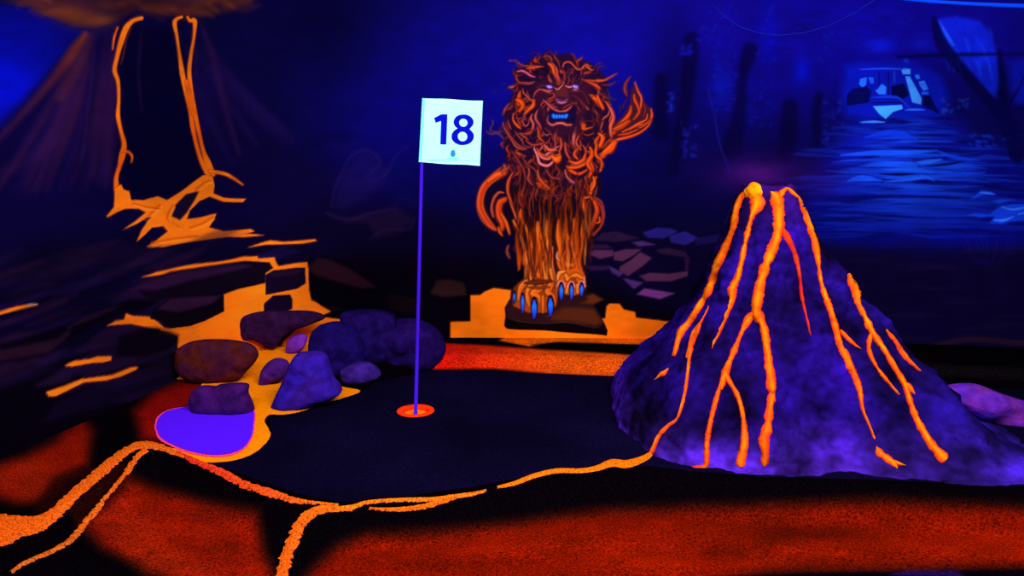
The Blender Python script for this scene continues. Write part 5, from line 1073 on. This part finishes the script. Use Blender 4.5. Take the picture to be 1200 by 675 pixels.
bmb = bmesh.new(); bmesh.ops.create_icosphere(bmb, subdivisions=4, radius=1)
bc = on_y(885, 226, CY - .075)
for v in bmb.verts:
    k = 1 + .3 * mnoise.noise(v.co * 1.1) + .06 * mnoise.noise(v.co * 3)
    v.co = Vector((bc.x + v.co.x * .036 * k, bc.y + v.co.y * .028 * k, bc.z + v.co.z * .036 * k))
bv = [v.co.copy() for v in bmb.verts]; bf = [tuple(v.index for v in f.verts) for f in bmb.faces]; bmb.free()
bl = link('lava_blob', bv, bf, M_LAVA, vol, lin([np.array((255, 140, 8)) + np.array((0, 45, 20)) * mnoise.noise(v * 40) for v in bv]) * ALB)
bl['label'] = 'bright yellow-orange lump at the crater rim'

# ============================ flagstick ============================
FY_ = HOLE.y
fb = on_y(487, 487, FY_); ft = on_y(496, 113, FY_)
fb = Vector((HOLE.x, HOLE.y, -.012))
fs_root = empty('golf_flag', fb, 'white hole flag numbered 18 on a thin violet flagstick standing in the golf hole', 'golf flag')
def tube(name, pts, r, mat_, parent=None, n=12, cap=True):
    vs, fs__ = [], []; P = [Vector(p) for p in pts]
    for k, p in enumerate(P):
        d_ = (P[min(k + 1, len(P) - 1)] - P[max(0, k - 1)]).normalized(); u_ = d_.cross(Vector((0, 1, .01)) if abs(d_.y) < .9 else Vector((1, 0, 0))).normalized(); v_ = d_.cross(u_)
        rr = r[k] if isinstance(r, (list, tuple)) else r
        for i in range(n): a = 2 * PI * i / n; vs.append(p + (u_ * math.cos(a) + v_ * math.sin(a)) * rr)
    for k in range(len(P) - 1):
        for i in range(n): fs__.append((k * n + i, k * n + (i + 1) % n, (k + 1) * n + (i + 1) % n, (k + 1) * n + i))
    if cap: fs__.append(tuple(range(n))); fs__.append(tuple((len(P) - 1) * n + i for i in range(n)))
    return link(name, vs, fs__, mat_, parent)
axis = ft - fb
tube('pole', [fb + axis * t for t in (0, .25, .5, .75, .975, .985)], [.0068, .0066, .0064, .0062, .006, .003], M_POLE, fs_root)
c00, c10, c11, c01 = on_y(495, 115, FY_), on_y(566, 118.5, FY_), on_y(562.5, 194, FY_), on_y(491, 190, FY_)
def fpt(u, v, off=0.):
    p = (c00 * (1 - u) + c10 * u) * (1 - v) + (c01 * (1 - u) + c11 * u) * v
    wv = .006 * math.sin(u * 5.0 + v * 1.2) * min(1, u * 2)
    return Vector((p.x, p.y - .008 + wv - off, p.z + .001 * math.sin(u * 9 + 1) * (v - .5) * 2))
def sheet(name, u0, u1, v0, v1, mat_, off, nu=30, nv=30, th=.0012, parent=fs_root):
    vs, fs__ = [], []
    for s2 in (0, 1):
        for j in range(nv + 1):
            for i in range(nu + 1): vs.append(fpt(u0 + (u1 - u0) * i / nu, v0 + (v1 - v0) * j / nv, off - s2 * th))
    N = (nu + 1) * (nv + 1); ix2 = lambda s2, j, i: s2 * N + j * (nu + 1) + i
    for j in range(nv):
        for i in range(nu):
            fs__.append((ix2(0, j, i), ix2(0, j + 1, i), ix2(0, j + 1, i + 1), ix2(0, j, i + 1))); fs__.append((ix2(1, j, i), ix2(1, j, i + 1), ix2(1, j + 1, i + 1), ix2(1, j + 1, i)))
    for j in range(nv):
        for i in (0, nu): fs__.append((ix2(0, j, i), ix2(1, j, i), ix2(1, j + 1, i), ix2(0, j + 1, i)))
    for i in range(nu):
        for j in (0, nv): fs__.append((ix2(0, j, i), ix2(0, j, i + 1), ix2(1, j, i + 1), ix2(1, j, i)))
    return link(name, vs, fs__, mat_, parent)
flag = sheet('flag_cloth', 0, 1, 0, 1, M_FLAG, 0); flag['label'] = 'white fluorescent cloth'
sheet('hem', .0, .045, 0, 1, M_HEM, .0014, 2, 30, .002)
def fig(name, loops, mat_, off, parent=fs_root, n=None):
    """flat printed figure on the flag, loops in flag uv (0..1); first outline, rest holes"""
    vs, ed = [], []
    for lp_ in loops:
        b0 = len(vs); vs += [Vector(p) for p in lp_]; ed += [(b0 + i, b0 + (i + 1) % len(lp_)) for i in range(len(lp_))]
    g0 = [Vector((u, v)) for u in np.arange(0, 1, .03) for v in np.arange(0, 1, .03) if inside(loops[0], u, v) and not any(inside(h, u, v) for h in loops[1:])]
    v, e, f, *_ = delaunay_2d_cdt(vs + g0, ed, [], 2, 1e-7); ff = []
    for t in f:
        c = sum((v[i] for i in t), Vector((0, 0))) / len(t)
        if inside(loops[0], c.x, c.y) and not any(inside(h, c.x, c.y) for h in loops[1:]): ff.append(tuple(t))
    return link(name, [fpt(q.x, q.y, off) for q in v], ff, mat_, parent)
def fuv(x, y):       # zoom (460,90) scale 5.629 -> uv on the flag
    px_, py_ = 460 + x / 5.629, 90 + y / 5.629
    v = (py_ - 116.5) / 75.5; xl = 495 - 4 * v; u = (px_ - xl) / 71.2
    v = (py_ - (115 + 3.5 * u)) / 75.4
    return u, v
one = [fuv(*p) for p in [(276, 270), (322, 247), (364, 247), (356, 444), (316, 444), (321, 290), (286, 303)]]
d1 = fig('number_one', [one], M_INK, .0016)
d1['label'] = 'dark blue printed numeral 1'
def ell(cx, cy, rx, ry, n=40, sq=1.0, a0=0, a1=2 * PI): return [(cx + rx * math.cos(a), cy + ry * math.sin(a)) for a in np.linspace(a0, a1, n, endpoint=False)]
out8 = []
for k in range(72):
    a = 2 * PI * k / 72; y = -math.cos(a); 
    yy_ = 348 + 101 * y
    # width profile of the eight
    top = 66 * math.sqrt(max(0, 1 - ((yy_ - 297) / 51) ** 2)) if 246 <= yy_ <= 348 else 0
    bot = 74 * math.sqrt(max(0, 1 - ((yy_ - 391) / 58) ** 2)) if 333 <= yy_ <= 449 else 0
    w = max(top, bot, 40 if 300 < yy_ < 390 else 0)
    out8.append(fuv(467 + (w if math.sin(a) >= 0 else -w) - (3 if yy_ > 340 else -3), yy_))
in1 = [fuv(*p) for p in ell(469, 301, 27, 27)]; in2 = [fuv(*p) for p in ell(463, 392, 31, 32)]
d8 = fig('number_eight', [out8, in1, in2], M_INK, .0016); d8['label'] = 'dark blue printed numeral 8'
# small crest under the number and a line of fine print
em = fig('crest', [[fuv(*p) for p in [(383, 500), (390, 494), (400, 498), (410, 494), (417, 500), (416, 514), (410, 523), (400, 528), (390, 523), (384, 514)]]], M_EMB, .0016); em['label'] = 'small teal crest with a crown'
fig('crown', [[fuv(*p) for p in [(388, 492), (386, 481), (393, 486), (400, 479), (407, 486), (414, 481), (413, 498), (387, 498)]]], M_EMB, .0018, fs_root)
def uvbar(x0, y0, x1, y1, name): return fig(name, [[fuv(x0, y0), fuv(x1, y0), fuv(x1, y1), fuv(x0, y1)]], M_FINE, .0016)
uvbar(362, 533, 436, 539, 'caption_line'); uvbar(372, 546, 428, 551, 'caption_line')
uvbar(232, 549, 560, 551.5, 'stitched_hem_line')

# ============================ cables under the ceiling ============================
cb = tube('hanging_cable', [on_y(x, y, 3.0) for x, y in [(960, -24), (1010, -9), (1050, -2), (1090, 2), (1140, 5), (1200, 7.5), (1260, 8), (1330, 4)]], [.004, .005, .006, .0065, .007, .0085, .009, .009], M_CABLE, None)
setp(cb, 'bright blue cable strung across the top right corner of the room', 'cable')
wr = tube('hanging_wire', [on_y(x, y, 3.25) for x, y in [(835, 6), (850, 20), (868, 32), (890, 39), (912, 41.5), (940, 39), (970, 31), (1000, 16), (1022, 2), (1045, -18), (1065, -45)]], .0022, M_WIRE, None, 8)
setp(wr, 'thin dim blue wire sagging in front of the painted trees', 'wire')

# ceiling above
cl = link('ceiling', [(-3.4, -.6, 2.5), (4.2, -.6, 2.5), (4.2, 4.4, 2.5), (-3.4, 4.4, 2.5), (-3.4, -.6, 2.56), (4.2, -.6, 2.56), (4.2, 4.4, 2.56), (-3.4, 4.4, 2.56)], [(0, 1, 2, 3), (7, 6, 5, 4), (0, 4, 5, 1), (1, 5, 6, 2), (2, 6, 7, 3), (3, 7, 4, 0)], M_DARK, smooth=False)
setp(cl, 'dark ceiling', kind='structure')

# ============================ black light tubes ============================
def tube_light(loc, target, power, sx_, sy_, col=(.97, .97, 1.)):
    l = bpy.data.lights.new('blacklight', 'AREA'); l.shape = 'RECTANGLE'; l.size = sx_; l.size_y = sy_; l.energy = power; l.color = col
    o = bpy.data.objects.new('blacklight', l); COL.objects.link(o); o.location = loc
    o.rotation_euler = (Vector(target) - Vector(loc)).to_track_quat('-Z', 'Y').to_euler()
    return o
tube_light((0, .2, 2.35), (0, 3.4, .6), 150, 3.4, .5)
tube_light((.7, 1.0, 2.35), (-1.4, 3.0, .7), 60, 1.4, .4)
tube_light((1.2, 1.2, 2.4), (1.0, 3.0, .3), 22, 1.4, .3)
w = bpy.data.worlds.new('dark_room'); sc.world = w; w.use_nodes = True
w.node_tree.nodes['Background'].inputs[0].default_value = (.06, .06, .25, 1); w.node_tree.nodes['Background'].inputs[1].default_value = .05
vs_ = sc.view_settings; vs_.view_transform = 'Standard'; vs_.look = 'None'; vs_.gamma = 1; vs_.use_curve_mapping = False; vs_.exposure = 0
